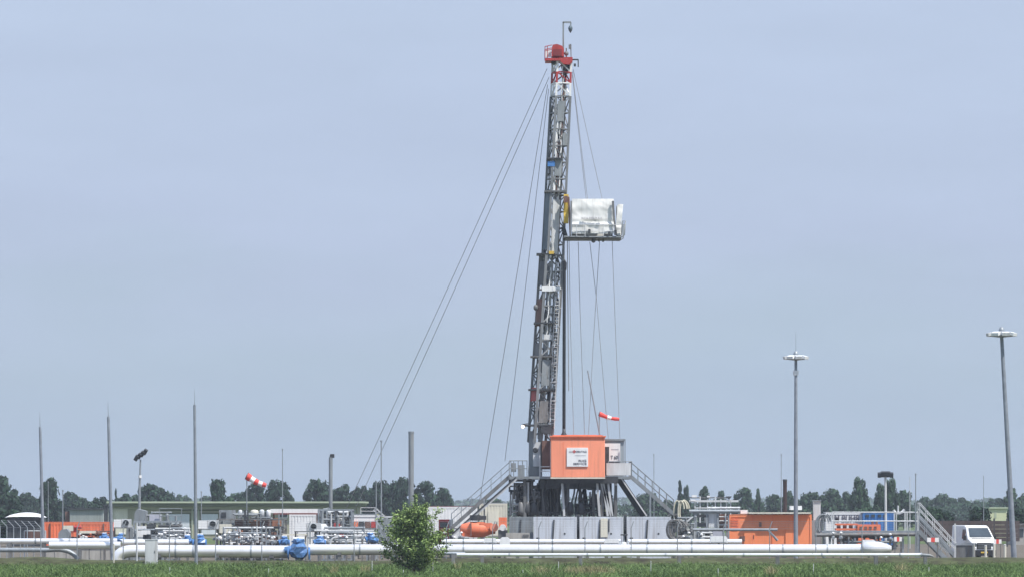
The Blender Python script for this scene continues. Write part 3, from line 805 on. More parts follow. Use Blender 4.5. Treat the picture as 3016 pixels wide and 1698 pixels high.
for j in range(6):
    for i in range(n - 1): fs.append((j * n + i, j * n + i + 1, (j + 1) * n + i + 1, (j + 1) * n + i))
q.add(vs, fs, True); q.build('sheet_cover', white, root)
q = MB(); q.box((X(68, 400), 402.6, 1.42), (102 * 400 / F_PX, 4.0, 2.82)); q.build('heap_body', dark, root)
d = 480
root = thing('lime_shed', 'small pale lime shed behind the board wall on the right', 'building', ground_z(2940, d))
quadwall(2917, 2966, 1496, d, 5, 'wall', limewall, root)
q = MB(); q.pbox(2914, 2969, 1492, 1496, d - .2, 5.4); q.build('roof', sage, root)
q = MB(); q.pbox(2929, 2935, 1506, 1524, d - .04, .03); q.build('door', sage, root)
d = 400
root = thing('board_wall', 'dark brown board wall behind the white van', 'wall', ground_z(2830, d))
for i, px in enumerate(range(2700, 2968, 38)):
    q = MB()
    for k in range(5): q.pbox(px + 1, px + 37, 1532 + k * 12.2, 1543.4 + k * 12.2, d, .06)
    q.build('board_panel', fencewood, root)
for px in range(2700, 2972, 38):
    q = MB(); q.bar(ground_z(px, d + .1), P(px, 1525, d + .1), .16); each(q, 'post', dark, root)
root = thing('brick_building', 'low dark brick and beige building right of the leaning high-mast light', 'building', ground_z(3010, 420))
quadwall(2990, 3080, 1545, 420, 6, 'wall', concrete, root)
q = MB(); q.pbox(2986, 3084, 1541, 1545, 419.7, 6.6); q.build('roof', midg, root)
q = MB(); q.pbox(2998, 3014, 1556, 1580, 419.95, .04); q.build('window', glass, root)

# white containers with dark red roof edge, behind young tree
def container(name, px0, px1, py0, d, label, mm, depth=2.5, rib=True, doors=0, roofm=None, group=None, wid=None):
    r0 = thing(name, label, 'container', ground_z((px0 + px1) / 2, d), group)
    x0, x1, zt = X(px0, d), X(px1, d), Z(py0, d); w_ = x1 - x0
    z0 = max(.05, zt - 2.75)
    q = MB(); q.box(((x0 + x1) / 2, d + depth / 2, (z0 + zt) / 2), (w_ - .16, depth - .1, zt - z0 - .1))
    if rib:
        n = max(6, int(w_ / .28))
        for i in range(n):
            q.box((x0 + .15 + (w_ - .3) * (i + .5) / n, d + .035, (z0 + zt) / 2), ((w_ - .3) / n * .5, .05, zt - z0 - .34))
    q.build('body', mm, r0)
    q = MB()
    for x in (x0 + .07, x1 - .07):
        for y in (d + .07, d + depth - .07): q.box((x, y, (z0 + zt) / 2), (.14, .14, zt - z0))
    for z in (z0 + .08, zt - .08):
        for y in (d + .07, d + depth - .07): q.box(((x0 + x1) / 2, y, z), (w_ - .28, .13, .15))
    q.build('frame', mm, r0)
    q = MB(); q.box(((x0 + x1) / 2, d + depth / 2, zt + .022), (w_ + .02, depth + .02, .04)); q.build('roof', roofm or mm, r0)
    for k in range(doors):
        xa = x0 + w_ * (k + .5) / doors
        q = MB(); q.box((xa, d - .02, z0 + 1.1), (.85, .03, 2.0)); dr = q.build('door', mm, r0)
        q = MB(); q.box((xa + .3, d - .05, z0 + 1.1), (.04, .05, .3)); q.build('handle', dark, dr)
    if z0 > .12:
        q = MB()
        for fx in (.12, .88): q.box((x0 + w_ * fx, d + depth / 2, z0 / 2), (.4, depth * .9, z0 - .004))
        q.build('footing', concrete, r0)
    return r0
container('site_cabin', 1258, 1405, 1490, 350, 'white site cabin with dark red roof edge behind the young tree and left stairs', white, 3, True, 2, darkred)
container('site_cabin', 1412, 1494, 1481, 335, 'cream white cabin with pale roof directly left of the rig substructure', cream, 3, True, 1, pale)
container('site_cabin', 852, 934, 1512, 330, 'white cabin with red frame under the long white canopy', white, 2.6, True, 1, darkred)
container('site_cabin', 1036, 1112, 1514, 300, 'red-framed white cabin with dark openings left of the young tree', white, 2.6, False, 0, darkred)
q0 = [o for o in bpy.data.objects if o.get('label', '').startswith('red-framed white cabin')][0]
for px0, px1, mm_ in ((1040, 1054, orange2), (1057, 1072, dark), (1075, 1090, rust), (1093, 1108, red)):
    q = MB(); q.pbox(px0, px1, 1533, 1552, 299.94, .08); q.build('opening_panel', mm_, q0)
root = thing('canopy_roof', 'long white canopy roof with red edge left of the second pole of pipework', 'canopy', ground_z(868, 322))
q = MB(); q.pbox(796, 938, 1497, 1509, 322, 3.2); q.build('roof_panel', white, root)
q = MB(); q.pbox(806, 940, 1510.2, 1513, 321.9, 3.4); q.build('edge_trim', darkred, root)
for px in (806, 934):
    q = MB(); q.bar(ground_z(px, 323), P(px, 1509, 323), .12); each(q, 'post', rust, root)
container('orange_container', 130, 326, 1537, 330, 'long orange container behind the left pipes', orange2, 2.5, True, 0)
oc = [o for o in bpy.data.objects if o.get('label', '') == 'long orange container behind the left pipes'][0]
q = MB(); q.pbox(184, 216, 1546, 1562, 329.95, .04); q.build('data_panel', cream, oc)
q = MB(); q.pbox(145, 149, 1540, 1590, 329.9, .08); q.pbox(303, 307, 1540, 1590, 329.9, .08); q.build('strap', rust, oc)
container('orange_container', 2147, 2391, 1515, 310, 'big bright orange container on the right with vents and a brown stack above', orange3, 2.6, False, 2)
oc = [o for o in bpy.data.objects if o.get('label', '').startswith('big bright orange')][0]
q = MB()
for k in range(4): q.pbox(2153, 2176, 1526 + k * 8, 1530 + k * 8, 309.95, .05)
q.build('louvre', orange2, oc)
q = MB(); q.pbox(2178, 2194, 1577, 1592, 309.95, .06); q.build('vent_opening', rust, oc)
q = MB(); q.pbox(2236, 2243, 1536, 1550, 309.95, .06); q.build('hook_plate', rust, oc)
q = MB()
for px in (2215, 2275, 2335): q.pbox(px, px + 1.6, 1518, 1620, 309.96, .03)
q.build('seam_strip', orange2, oc)
q = MB(); q.pbox(2205, 2388, 1507, 1511, 309.4, 3.4); q.build('roof_rail', cream, oc)
q = MB(); q.pbox(2182, 2202, 1500, 1511, 310.3, 1.0); q.build('roof_dome', white, oc)
container('lettered_container', 2432, 2542, 1508, 335, 'white container with dark upright lettering behind the right-hand platform', white, 2.5, False, 0)
lc = [o for o in bpy.data.objects if o.get('label', '').startswith('white container with dark upright')][0]
lettering('ITM BUHR', 92 * 335 / F_PX, 20 * 335 / F_PX, P(2487, 1525, 334.99), ink, lc)
container('blue_container', 2542, 2634, 1509, 333, 'blue container with dark openings behind the right-hand platform', blue2, 2.5, True, 0)
bc = [o for o in bpy.data.objects if o.get('label', '').startswith('blue container')][0]
for px in (2550, 2567, 2586, 2602):
    q = MB(); q.pbox(px, px + 10, 1513, 1521, 332.96, .06); q.build('window', glass, bc)
# orange machine in front of the lettered container
root = thing('orange_pump_skid', 'orange pump unit with red pipes in front of the lettered white container', 'machine', ground_z(2530, 318))
q = MB(); q.pbox(2526, 2594, 1543, 1610, 318, 1.6); q.build('engine_housing', orange2, root)
q = MB(); q.pbox(2462, 2526, 1540, 1545, 318.2, 1.4); q.pbox(2462, 2526, 1554, 1560, 318.2, 1.4); q.build('frame_beam', orange2, root)
for px in (2470, 2488, 2506):
    q = MB(); q.tube(P(px, 1545, 318.5), P(px, 1620, 318.5), .16, n=10); q.build('pump_cylinder', rust, root)
for px in (2570, 2582):
    q = MB(); q.tube(P(px, 1543, 318.6), P(px, 1532, 318.6), .1, n=8); q.build('exhaust_pipe', rust, root)
q = MB()
for k in range(4): q.pbox(2532 + k * 14, 2540 + k * 14, 1549, 1557, 317.95, .06)
q.build('vent_opening', rust, root)
# orange machines behind the left stairs
root = thing('orange_pump', 'rounded orange pump with dark fittings under the left rig stairs', 'machine', ground_z(1412, 292))
q = MB(); c = P(1408, 1556, 292)
q.lathe(c + Vector((0, 0, -.05)), [(.2, -1.3), (.42, -1.15), (.58, -.5), (.56, .4), (.36, .9), (.3, 1.25)], 14, 'X'); q.box(c + Vector((.55, 0, .22)), (.9, .9, .42)); q.box(c + Vector((-.85, .1, -.3)), (.7, 1.0, .5)); q.build('pump_casing', orange2, root)
q = MB(); q.tube(c + Vector((1.15, -.35, .1)), c + Vector((1.15, -.62, .1)), .3, n=12); q.build('end_cover', orange, root)
q = MB(); q.tube(c + Vector((-.2, 0, .6)), c + Vector((-.2, 0, 1.0)), .38, n=12); q.box(c + Vector((.3, 0, .8)), (.6, .5, .3)); q.build('motor', dark, root)
q = MB(); q.tube(c + Vector((-.55, -.70, 0)), c + Vector((-.45, -.70, 0)), .03); q.box(c + Vector((-.5, -.55, 0)), (.08, .4, 1.1)); q.build('strap', rust, root)
q = MB(); q.box((c.x, c.y, .4), (2.6, 1.4, .8)); q.box((c.x, c.y, 1.0), (1.6, 1.0, .7)); q.build('skid_base', midg, root)
root = thing('orange_winch', 'small orange winch with a white drum beside the dark tank', 'machine', ground_z(1480, 291))
q = MB(); q.pbox(1469, 1493, 1522, 1552, 291, .8); q.build('housing', orange2, root)
q = MB(); c = P(1481, 1552, 290.9); q.tube(c, c + Vector((0, .3, 0)), .24, n=12); q.build('drum', white, root)
q = MB(); q.pbox(1467, 1495, 1559, 1625, 291, .9); q.build('stand', midg, root)
root = thing('orange_crate_unit', 'rust red unit with grey side panel left of the rounded orange pump', 'machine', ground_z(1310, 310))
q = MB(); q.pbox(1292, 1322, 1528, 1625, 310, 1.6); q.build('housing', red, root)
q = MB(); q.pbox(1322.5, 1334, 1528, 1625, 310.1, 1.4); q.build('side_panel', pale, root)
q = MB(); q.pbox(1296, 1318, 1536, 1552, 309.95, .06); q.build('opening', dark, root)

# ------------------------------------------------------------------ instrument boxes with round fans
def fan_box(px0, px1, py0, py1, d, label):
    r0 = thing('cooling_unit', label, 'machine', ground_z((px0 + px1) / 2, d), 'boxes with round fan openings')
    mid = px0 + (px1 - px0) * .46
    q = MB(); q.pbox(px0, mid - 1, py0 + 1, py1, d, .8); q.build('cabinet', white, r0)
    q = MB(); q.pbox(mid, px1, py0, py1, d + .04, .8); q.build('fan_housing', pale, r0)
    c = P((mid + px1) / 2, (py0 + py1) / 2 - 1, d + .03); rr = (py1 - py0) * .36 * d / F_PX
    q = MB(); q.lathe(c, [(rr * 1.1, .0), (rr * 1.1, -.07), (rr * .95, -.07), (rr * .95, -.01)], 18, 'Y'); q.build('fan_ring', galv, r0)
    q = MB(); q.lathe(c + Vector((0, -.012, 0)), [(rr, 0), (rr, -.02)], 18, 'Y')
    for k in range(5):
        a = k * 1.257; q.box(c + Vector((math.cos(a) * rr * .5, -.04, math.sin(a) * rr * .5)), (rr * .9, .01, rr * .3), rot=Matrix.Rotation(-a, 3, 'Y'))
    q.build('fan', black, r0)
    q = MB(); q.pbox(px0 - 1, px1 + 1, py1, py1 + 3, d - .1, 1.1)
    for px in (px0 + 3, px1 - 3): q.bar(P(px, py1 + 3, d + .3), ground_z(px, d + .3), .09)
    q.build('stand', midg, r0)
fan_box(335, 384, 1527, 1551, 280, 'white and grey box with round black fan in front of the cream shed door')
fan_box(584, 642, 1530, 1555, 280, 'white and grey box with round black fan right of the tallest lightning mast')
fan_box(868, 944, 1538, 1562, 278, 'white and grey box with round black fan above the big blue valve')

# ------------------------------------------------------------------ process skids
def rail(q, a, b, h=1.05, r=.025, posts=None):
    a, b = Vector(a), Vector(b); ln = (b - a).length; n = posts or max(1, int(ln / 1.4))
    for z in (h, h * .5): q.tube(a + Vector((0, 0, z)), b + Vector((0, 0, z)), r, n=6)
    for i in range(n + 1):
        p = a.lerp(b, i / n); q.tube(p, p + Vector((0, 0, h)), r, n=6)
def pipework(q, px0, px1, py0, py1, d, depth, n, rmin, rmax, seed):
    r = random.Random(seed)
    x0, x1, z0, z1 = X(px0, d), X(px1, d), Z(py1, d), Z(py0, d)
    for i in range(n):
        p = Vector((r.uniform(x0, x1), d + r.uniform(0, depth), r.uniform(z0, z1))); pts = [p.copy()]; ax = r.choice((0, 2, 2))
        for k in range(r.randint(2, 4)):
            if ax == 0: p.x = r.uniform(x0, x1)
            elif ax == 1: p.y = d + r.uniform(0, depth)
            else: p.z = r.uniform(z0, z1)
            pts.append(p.copy()); ax = r.choice([a for a in (0, 1, 2, 2) if a != ax])
        rr = r.uniform(rmin, rmax)
        for a, b in zip(pts, pts[1:]):
            if (b - a).length > .05: q.tube(a, b, rr, n=7)
        for b in pts[1:-1]: q.ball(b, rr * 1.15, n=7)
        m_ = pts[0].lerp(pts[1], .5); dv = (pts[1] - pts[0])
        if dv.length > .3: dv.normalize(); q.tube(m_ - dv * .05, m_ + dv * .05, rr * 1.9, n=8)
def skid_frame(q, px0, px1, py0, py1, d, depth, nb):
    for y in (d, d + depth):
        for i in range(nb + 1):
            px = px0 + (px1 - px0) * i / nb; x = X(px, d)
            q.bar((x, y, 0), (x, y, Z(py0, d)), .11)
        for z in (Z(py0, d), Z(py1, d), .12): q.bar((X(px0, d), y, z), (X(px1, d), y, z), .12)
    for z in (Z(py0, d), Z(py1, d)):
        for px in (px0, px1): q.bar((X(px, d), d, z), (X(px, d), d + depth, z), .1)

def gstair(q, a, b, w_=.9, axis_y=True, n=None, stringer=.05, sd=.24):
    """flight from a (top) to b (bottom) seen from the side; width along y"""
    a, b = Vector(a), Vector(b); n = n or max(4, int((a.z - b.z) / .2))
    for y in (-w_ / 2, w_ / 2): q.bar(a + Vector((0, y, 0)), b + Vector((0, y, 0)), sd, stringer)
    for i in range(1, n):
        p = a.lerp(b, i / n); q.box(p + Vector((0, 0, .02)), (.26, w_ - .06, .035))
def stair_rails(root, a, b, w_=.9, h=1.0, mm=galv, n=5):
    a, b = Vector(a), Vector(b)
    for y in (-w_ / 2, w_ / 2):
        q = MB(); o = Vector((0, y, 0))
        for k in (h, h * .55): q.tube(a + o + Vector((0, 0, k)), b + o + Vector((0, 0, k)), .028, n=6)
        for i in range(n + 1):
            p = a.lerp(b, i / n) + o; q.tube(p, p + Vector((0, 0, h)), .025, n=6)
        q.build('handrail', mm, root)

# skid A: left, around the pale cabinet
d = 284
root = thing('process_skid', 'grey process skid with hood and white cabinet behind the pale grey field cabinet', 'machine', ground_z(450, d))
q = MB(); skid_frame(q, 395, 520, 1535, 1575, d, 3, 3); q.build('frame', galv, root)
q = MB(); q.prism([(X(394, d), Z(1532, d)), (X(428, d), Z(1532, d)), (X(428, d), Z(1503, d)), (X(404, d), Z(1497, d)), (X(396, d), Z(1508, d))], d + .2, d + 2); q.build('hood', steel, root)
q = MB(); q.pbox(440, 470, 1513, 1532, d + .3, 1.2); q.build('control_box', mat('lilac_grey_paint', (.42, .43, .50), .5), root)
q = MB(); q.pbox(402, 431, 1547, 1600, d - .3, 1.0); cb = q.build('cabinet', white, root)
q = MB(); q.pbox(432, 454, 1542, 1556, d - .2, .5); q.build('screen', dark, root)
q = MB(); q.pbox(416, 440, 1560, 1571, 272, .6); q.build('pump_cap', white, root)
q = MB(); q.pbox(421, 443, 1573, 1596, 272.2, .6); q.build('pump_motor', dark, root)
q = MB(); pipework(q, 396, 520, 1498, 1600, d + .3, 2.4, 14, .05, .12, 4); q.build('pipework', steel, root)
q = MB(); pipework(q, 466, 530, 1545, 1600, d - .5, 2, 10, .05, .11, 14); q.build('pipework', midg, root)
q = MB(); rail(q, P(470, 1540, d), P(535, 1540, d)); q.build('handrail', galv, root)
q = MB(); q.path([P(466, 1548, d - .6), P(525, 1548, d - .6), P(540, 1560, d - .6), P(545, 1620, d - .6)], .09, 8); q.build('black_hose', black, root)
q = MB()
for px, py in ((474, 1588), (498, 1586), (523, 1576), (523, 1588), (548, 1588), (476, 1572)): q.ball(P(px, py, d - 1), .11)
each(q, 'gauge_head', white, root)
q = MB(); q.prism([(X(372, d), .1), (X(400, d), .1), (X(398, d), Z(1556, d)), (X(392, d), Z(1545, d)), (X(380, d), Z(1550, d))], d - 1.8, d - .8); q.build('lagged_vessel', steel, root)
# skid B
d = 286
root = thing('process_skid', 'cluttered process skid with cream bottles and brown machinery below the long shed', 'machine', ground_z(735, d))
q = MB(); skid_frame(q, 640, 835, 1528, 1552, d, 3.2, 5); q.build('frame', midg, root)
q = MB(); q.pbox(645, 690, 1500, 1545, d + .5, 1.6); pn = q.build('panel', steel, root)
q = MB(); q.pbox(652, 666, 1507, 1523, d + .44, .06); q.build('opening', dark, root)
for px0, px1, py1, mm_ in ((699, 711, 1528, pale), (715, 725, 1530, galv), (735, 759, 1528, cream), (762, 776, 1527, pale), (782, 795, 1528, white)):
    q = MB(); x = X((px0 + px1) / 2, d); r_ = (px1 - px0) / 2 * d / F_PX
    q.lathe((x, d + 1, Z(py1, d)), [(r_, 0), (r_, .55), (r_ * .85, .64), (r_ * .3, .68)], 14); q.build('gas_bottle', mm_, root)
for px0, px1, py0, mm_ in ((688, 728, 1530, rust), (733, 765, 1532, orange2), (768, 800, 1530, rust), (802, 826, 1527, orange2)):
    q = MB(); q.pbox(px0, px1, py0, 1549, d + 1.2, 1.2); q.tube(P((px0 + px1) / 2, py0 - 3, d + 1.6), P((px0 + px1) / 2, py0 + 3, d + 1.6), .2)
    q.build('engine_block', mat('brown_orange_machine', (.34, .14, .075), .65, 0, .4, 3, .3) if mm_ is orange2 else rust, root)
q = MB(); q.pbox(640, 835, 1549.5, 1553.5, d - .1, 3.4); q.build('platform', dark, root)
q = MB(); q.pbox(646, 680, 1542, 1568, d - .9, .8); q.build('cream_cover', cream, root)
for o_ in (root.children[-1],):
    for v in o_.data.vertices:
        v.co.x += .12 * noise.noise(v.co * 3); v.co.z += .15 * noise.noise(v.co * 2 + Vector((5, 0, 0)))
q = MB(); pipework(q, 645, 835, 1556, 1610, d - .8, 2.6, 30, .05, .13, 9); q.build('pipework', midg, root)
q = MB(); pipework(q, 650, 830, 1500, 1600, d, 2.6, 18, .04, .08, 19); q.build('pipework', steel, root)
q = MB(); pipework(q, 690, 815, 1560, 1606, d - 1.2, 1.0, 8, .06, .12, 29); q.build('pipework', rust, root)
q = MB()
for px, py, r_ in ((680, 1600, .15), (735, 1573, .13), (757, 1573, .16), (747, 1600, .15), (772, 1600, .15), (805, 1597, .17), (803, 1583, .15), (648, 1583, .16), (700, 1601, .14)): q.ball(P(px, py, d - 1.9), r_)
each(q, 'gauge_head', white, root)
q = MB(); q.bar(P(790, 1552, d - .6), P(815, 1574, d - .6), .12); q.bar(P(722, 1500, d - .4), P(722, 1610, d - .4), .14); q.bar(P(730, 1500, d - .4), P(730, 1610, d - .4), .1); each(q, 'brace', dark, root)
q = MB(); q.pbox(832, 905, 1571, 1575, d - 1.5, 1); q.bar(P(836, 1575, d - 1), ground_z(836, d - 1), .1); q.bar(P(900, 1575, d - 1), ground_z(900, d - 1), .1); q.build('cable_tray', cream, root)
q = MB(); q.pbox(698, 714, 1560, 1605, d - 1.1, .6); q.build('pump_unit', mat('brown_orange_machine', (.34, .14, .075)), root)
# skid C
d = 283
root = thing('pipework_tower', 'tall tangle of grey pipework and frames beside the thick vent pole', 'machine', ground_z(990, d))
q = MB(); skid_frame(q, 938, 1036, 1500, 1555, d, 2.8, 4); q.build('frame', galv, root)
q = MB(); pipework(q, 940, 1036, 1497, 1600, d - .2, 2.8, 46, .05, .13, 31); q.build('pipework', steel, root)
q = MB(); pipework(q, 940, 1036, 1500, 1600, d - .2, 2.8, 24, .04, .1, 37); q.build('pipework', midg, root)
q = MB(); pipework(q, 950, 1030, 1505, 1590, d - .3, 2.0, 14, .05, .1, 39); q.build('pipework', pale, root)
q = MB(); q.pbox(983, 989, 1538, 1550, d - .25, .2); q.pbox(995, 1001, 1540, 1550, d - .25, .2); q.pbox(1000, 1012, 1572, 1584, d - .4, .3); q.build('red_fitting', red, root)
q = MB(); q.lathe(P(950, 1600, d - .6), [(.35, 0), (.4, .3), (.4, 1.2), (.2, 1.4)], 14); q.build('vessel', pale, root)
q = MB(); q.path(bend(P(972, 1612, 266), P(972, 1581, 266), P(990, 1581, 266)) + [P(996, 1581, 266)], .07, 8); q.build('riser_pipe', pale, root)
for lb, a0, a1, b0, b1, dd, sd in (('pale pipe manifold with risers below the long shed, right of the tallest lightning mast', 650, 832, 1546, 1598, 279, 101), ('pale pipe manifold with risers between the big blue valve and the young tree', 905, 1110, 1552, 1602, 277, 103), ('pale pipe manifold behind the grey field cabinet', 392, 560, 1552, 1600, 279, 105)):
    root = thing('pipe_manifold', lb, 'machine', ground_z((a0 + a1) / 2, dd), 'pale pipe manifolds')
    q = MB(); pipework(q, a0, a1, b0, b1, dd, 1.6, 7, .04, .07, sd); q.build('pipework', pale, root)
    q = MB(); pipework(q, a0, a1, b0, b1, dd + .2, 1.6, 10, .04, .08, sd + 1); q.build('pipework', galv, root)
    q = MB(); q.bar(P(a0, b0 + 30, dd + .8), P(a1, b0 + 30, dd + .8), .12); q.build('header_pipe', galv, root)
    q = MB()
    for px in range(a0 + 8, a1, 42): q.bar(ground_z(px, dd + .8), P(px, b0 + 4, dd + .8), .1)
    each(q, 'post', galv, root)
# stairs left of young tree
d = 279
root = thing('site_stairs', 'light steel stair and platform leading down to the young tree on the left', 'stairs', ground_z(1080, d))
q = MB(); q.pbox(1036, 1108, 1556, 1560, d, 1.4); q.build('platform', dark, root)
q = MB()
for px in (1040, 1105): q.bar(P(px, 1560, d + .1), ground_z(px, d + .1), .1); q.bar(P(px, 1560, d + 1.3), ground_z(px, d + 1.3), .1)
each(q, 'leg', galv, root)
q = MB(); gstair(q, P(1108, 1558, d + .7), P(1170, 1640, d + .7), 1.2); q.build('flight', galv, root)
stair_rails(root, P(1108, 1558, d + .7), P(1170, 1640, d + .7), 1.2)
q = MB(); rail(q, P(1036, 1556, d), P(1108, 1556, d), 1.0); q.build('handrail', galv, root)
root = thing('site_stairs', 'small pale stair with rails on top of the red-framed cabin left of the young tree', 'stairs', ground_z(1090, 306))
q = MB(); rail(q, P(1062, 1514, 304), P(1106, 1514, 304), .52); q.build('handrail', pale, root)
q = MB(); q.bar(P(1106, 1494, 304), P(1165, 1548, 304), .09); q.bar(P(1100, 1500, 304.8), P(1160, 1556, 304.8), .09)
for i in range(6): q.bar(P(1106 + i * 10, 1494 + i * 9.2, 304), P(1103 + i * 10, 1500 + i * 9.2, 304.8), .06)
q.build('flight', pale, root)
q = MB(); q.bar(P(1165, 1548, 304), ground_z(1165, 304), .1); q.bar(P(1160, 1556, 304.8), ground_z(1160, 304.8), .1); each(q, 'leg', galv, root)
q = MB(); q.bar(P(1052, 1520.5, 304), P(1180, 1520.5, 304), .13); q.build('cable_beam', pale, root)
root = thing('screen_panel', 'flat grey sheet screen left of the young tree', 'panel', ground_z(1130, 290))
q = MB(); q.pbox(1113, 1152, 1526, 1600, 290, .08); q.build('sheet', steel, root)
q = MB(); q.bar(ground_z(1113, 290.1), P(1113, 1524, 290.1), .08); q.bar(ground_z(1152, 290.1), P(1152, 1524, 290.1), .08); each(q, 'post', galv, root)

# left front pump group by orange container
d = 290
root = thing('pump_unit', 'grey curved pump housing with red fittings in front of the long orange container', 'machine', ground_z(230, d))
q = MB(); q.prism([(X(170, d), .3), (X(206, d), .3), (X(204, d), Z(1566, d)), (X(196, d), Z(1556, d)), (X(180, d), Z(1558, d)), (X(172, d), Z(1568, d))], d, d + 1.2); q.build('housing', steel, root)
q = MB(); pipework(q, 205, 330, 1560, 1605, d - .3, 2.0, 16, .05, .12, 51); q.build('pipework', rust, root)
q = MB(); pipework(q, 210, 335, 1568, 1605, d - .6, 2.0, 12, .05, .1, 53); q.build('pipework', pale, root)
q = MB(); q.tube(P(218, 1551, d), P(240, 1551, d), .12); q.pbox(216, 226, 1546, 1566, d, .4); q.build('red_pump', red, root)
q = MB(); q.pbox(232, 280, 1562, 1569, d + .3, .8); q.build('cover', cream, root)
q = MB(); q.pbox(160, 345, 1596, 1604, d - .5, 3); q.build('base_plate', midg, root)
q = MB(); q.bar(P(168, 1604, d), ground_z(168, d), .2); q.bar(P(340, 1604, d), ground_z(340, d), .2); each(q, 'leg', midg, root)
r0 = thing('concrete_barrier', 'low grey concrete barrier below the pipes in front of the long orange container', 'barrier', ground_z(240, 274))
q = MB(); q.prism([(X(132, 274), 0), (X(338, 274), 0), (X(338, 274), Z(1608, 274)), (X(132, 274), Z(1608, 274))], 274, 274.35); q.build('wall', concrete, r0)
q = MB()
for px in range(160, 330, 34): q.pbox(px, px + 2, 1610, 1655, 273.98, .04)
q.build('joint_strip', midg, r0)
q = MB(); q.pbox(130, 340, 1605, 1608, 273.9, .5); q.build('coping', midg, r0)
root = thing('slatted_screen', 'low grey-brown slatted screen below the bent fence posts at the left', 'screen', ground_z(100, 276))
q = MB()
for i in range(14): q.pbox(74 + i * 4.2, 77 + i * 4.2, 1563, 1600, 276, .04)
q.build('slats', rust, root)
q = MB(); q.bar(P(72, 1561, 276.03), P(134, 1561, 276.03), .08); q.bar(P(72, 1600, 276.06), P(134, 1600, 276.06), .07); q.bar(P(72, 1561, 276.1), ground_z(72, 276.1), .09); q.bar(P(134, 1561, 276.1), ground_z(134, 276.1), .09); q.build('frame', pale, root)

# ------------------------------------------------------------------ masts and poles
def lightning(px0, top, px1, d, label, r0_=.115, r1_=.085):
    b = ground_z(px1, d); t = P(px0, top, d)
    if abs(px1 - px0) > 0:
        t = P(px0, top, d)
    root = thing('lightning_mast', label, 'mast', b, 'lightning masts')
    q = MB(); k = b.lerp(t, .55); q.path([b, k, t], [r0_, r0_ * .9, r1_], 8); q.build('pole', polem, root)
    q = MB(); q.path([t, t + (t - b).normalized() * 1.0], [r1_ * .3, .006], 6); q.build('spike', polem, root)
    q = MB(); q.box(b + Vector((0, 0, .04)), (.4, .4, .08)); q.build('base_plate', concrete, root)
lightning(118, 1256, 129, 275, 'slim grey lightning mast nearest the left edge')
lightning(319, 1226, 331, 264, 'slim grey lightning mast at the left end of the long shed')
lightning(573, 1191, 578, 256, 'tallest slim grey lightning mast on the left, reaching down to the grass', .105, .08)
def pole(px, top, d, label, r_=.05, mm=galv, name='thin_pole', group='thin poles across the site'):
    b = ground_z(px, d); t = P(px, top, d)
    root = thing(name, label, 'pole', b, group)
    q = MB(); q.tube(b, t, r_, r_ * .7, 8); q.build('shaft', mm, root)
    q = MB(); q.tube(t, t + Vector((0, 0, .12)), r_ * 1.3, n=8); q.build('cap', mm, root)
pole(185, 1446, 300, 'thin pale pole left of the small grey shed', .05, galv)
pole(593, 1450, 300, 'thin pole just right of the tallest lightning mast', .04, galv)
pole(832, 1325, 300, 'thin tall pole right of the striped windsock', .04, galv)
pole(1108, 1420, 300, 'shorter of the two thin poles left of the young tree', .05, galv)
pole(1123, 1300, 300, 'taller of the two thin poles left of the young tree', .06, galv)
pole(2301, 1340, 312.9, 'thin pole close left of the dark brown stack', .035, polem)
pole(2697, 1398, 282, 'thin pole rising from the right-hand platform beside the site stairs', .05, galv)
pole(2680, 1408, 380, 'faint thin pole left of the one on the right-hand platform', .04, pale)
pole(2897, 1404, 420, 'faint thin aerial pole above the white van', .04, galv)
pole(1926, 1340, 330, 'faint thin pole right of the right rig stairs', .035, galv)
pole(142, 1420, 400, 'short pale pole in front of the tall flat-topped tree', .04, galv)
def vent_pole(px, top, d, label, r_, mm, head):
    b = ground_z(px, d); t = P(px, top, d)
    root = thing('vent_stack', label, 'stack', b, 'vent stacks')
    q = MB(); q.tube(b, t, r_, r_, 14); q.build('stack_tube', mm, root)
    q = MB()
    if head == 'lamp':
        q.tube(t, t + Vector((0, 0, .18)), r_ * .5); q.box(t + Vector((.12, 0, .1)), (.3, .25, .28))
    else:
        q.tube(t - Vector((0, 0, .15)), t, r_ * 1.12, n=14)
    q.build('head', galv if head == 'ring' else dark, root)
    q = MB(); q.tube(b.lerp(t, .3) - Vector((0, 0, .06)), b.lerp(t, .3) + Vector((0, 0, .06)), r_ * 1.2, n=14); q.build('clamp_band', galv, root)
vent_pole(974, 1345, 300, 'grey vent pole with a small dark head above the tall pipework', .14, steel, 'lamp')
vent_pole(1211, 1269, 300, 'thick plain grey stack rising behind the young tree', .20, steel, 'ring')
vent_pole(2312, 1410, 311.5, 'short dark brown stack on the roof side of the big orange container', .155, mat('sooty_brown_steel', (.045, .028, .028), .7, 0, .3), 'soot')
root = thing('exhaust_box', 'pale upright exhaust box right of the big orange container', 'exhaust', ground_z(2406, 312))
q = MB(); q.pbox(2396, 2417, 1473, 1530, 312, .6); q.build('duct', pale, root)
q = MB(); q.pbox(2394, 2419, 1471, 1474, 311.9, .8); q.build('cap', galv, root)
q = MB(); q.pbox(2390, 2421, 1530, 1625, 312, .9); q.build('base_unit', steel, root)

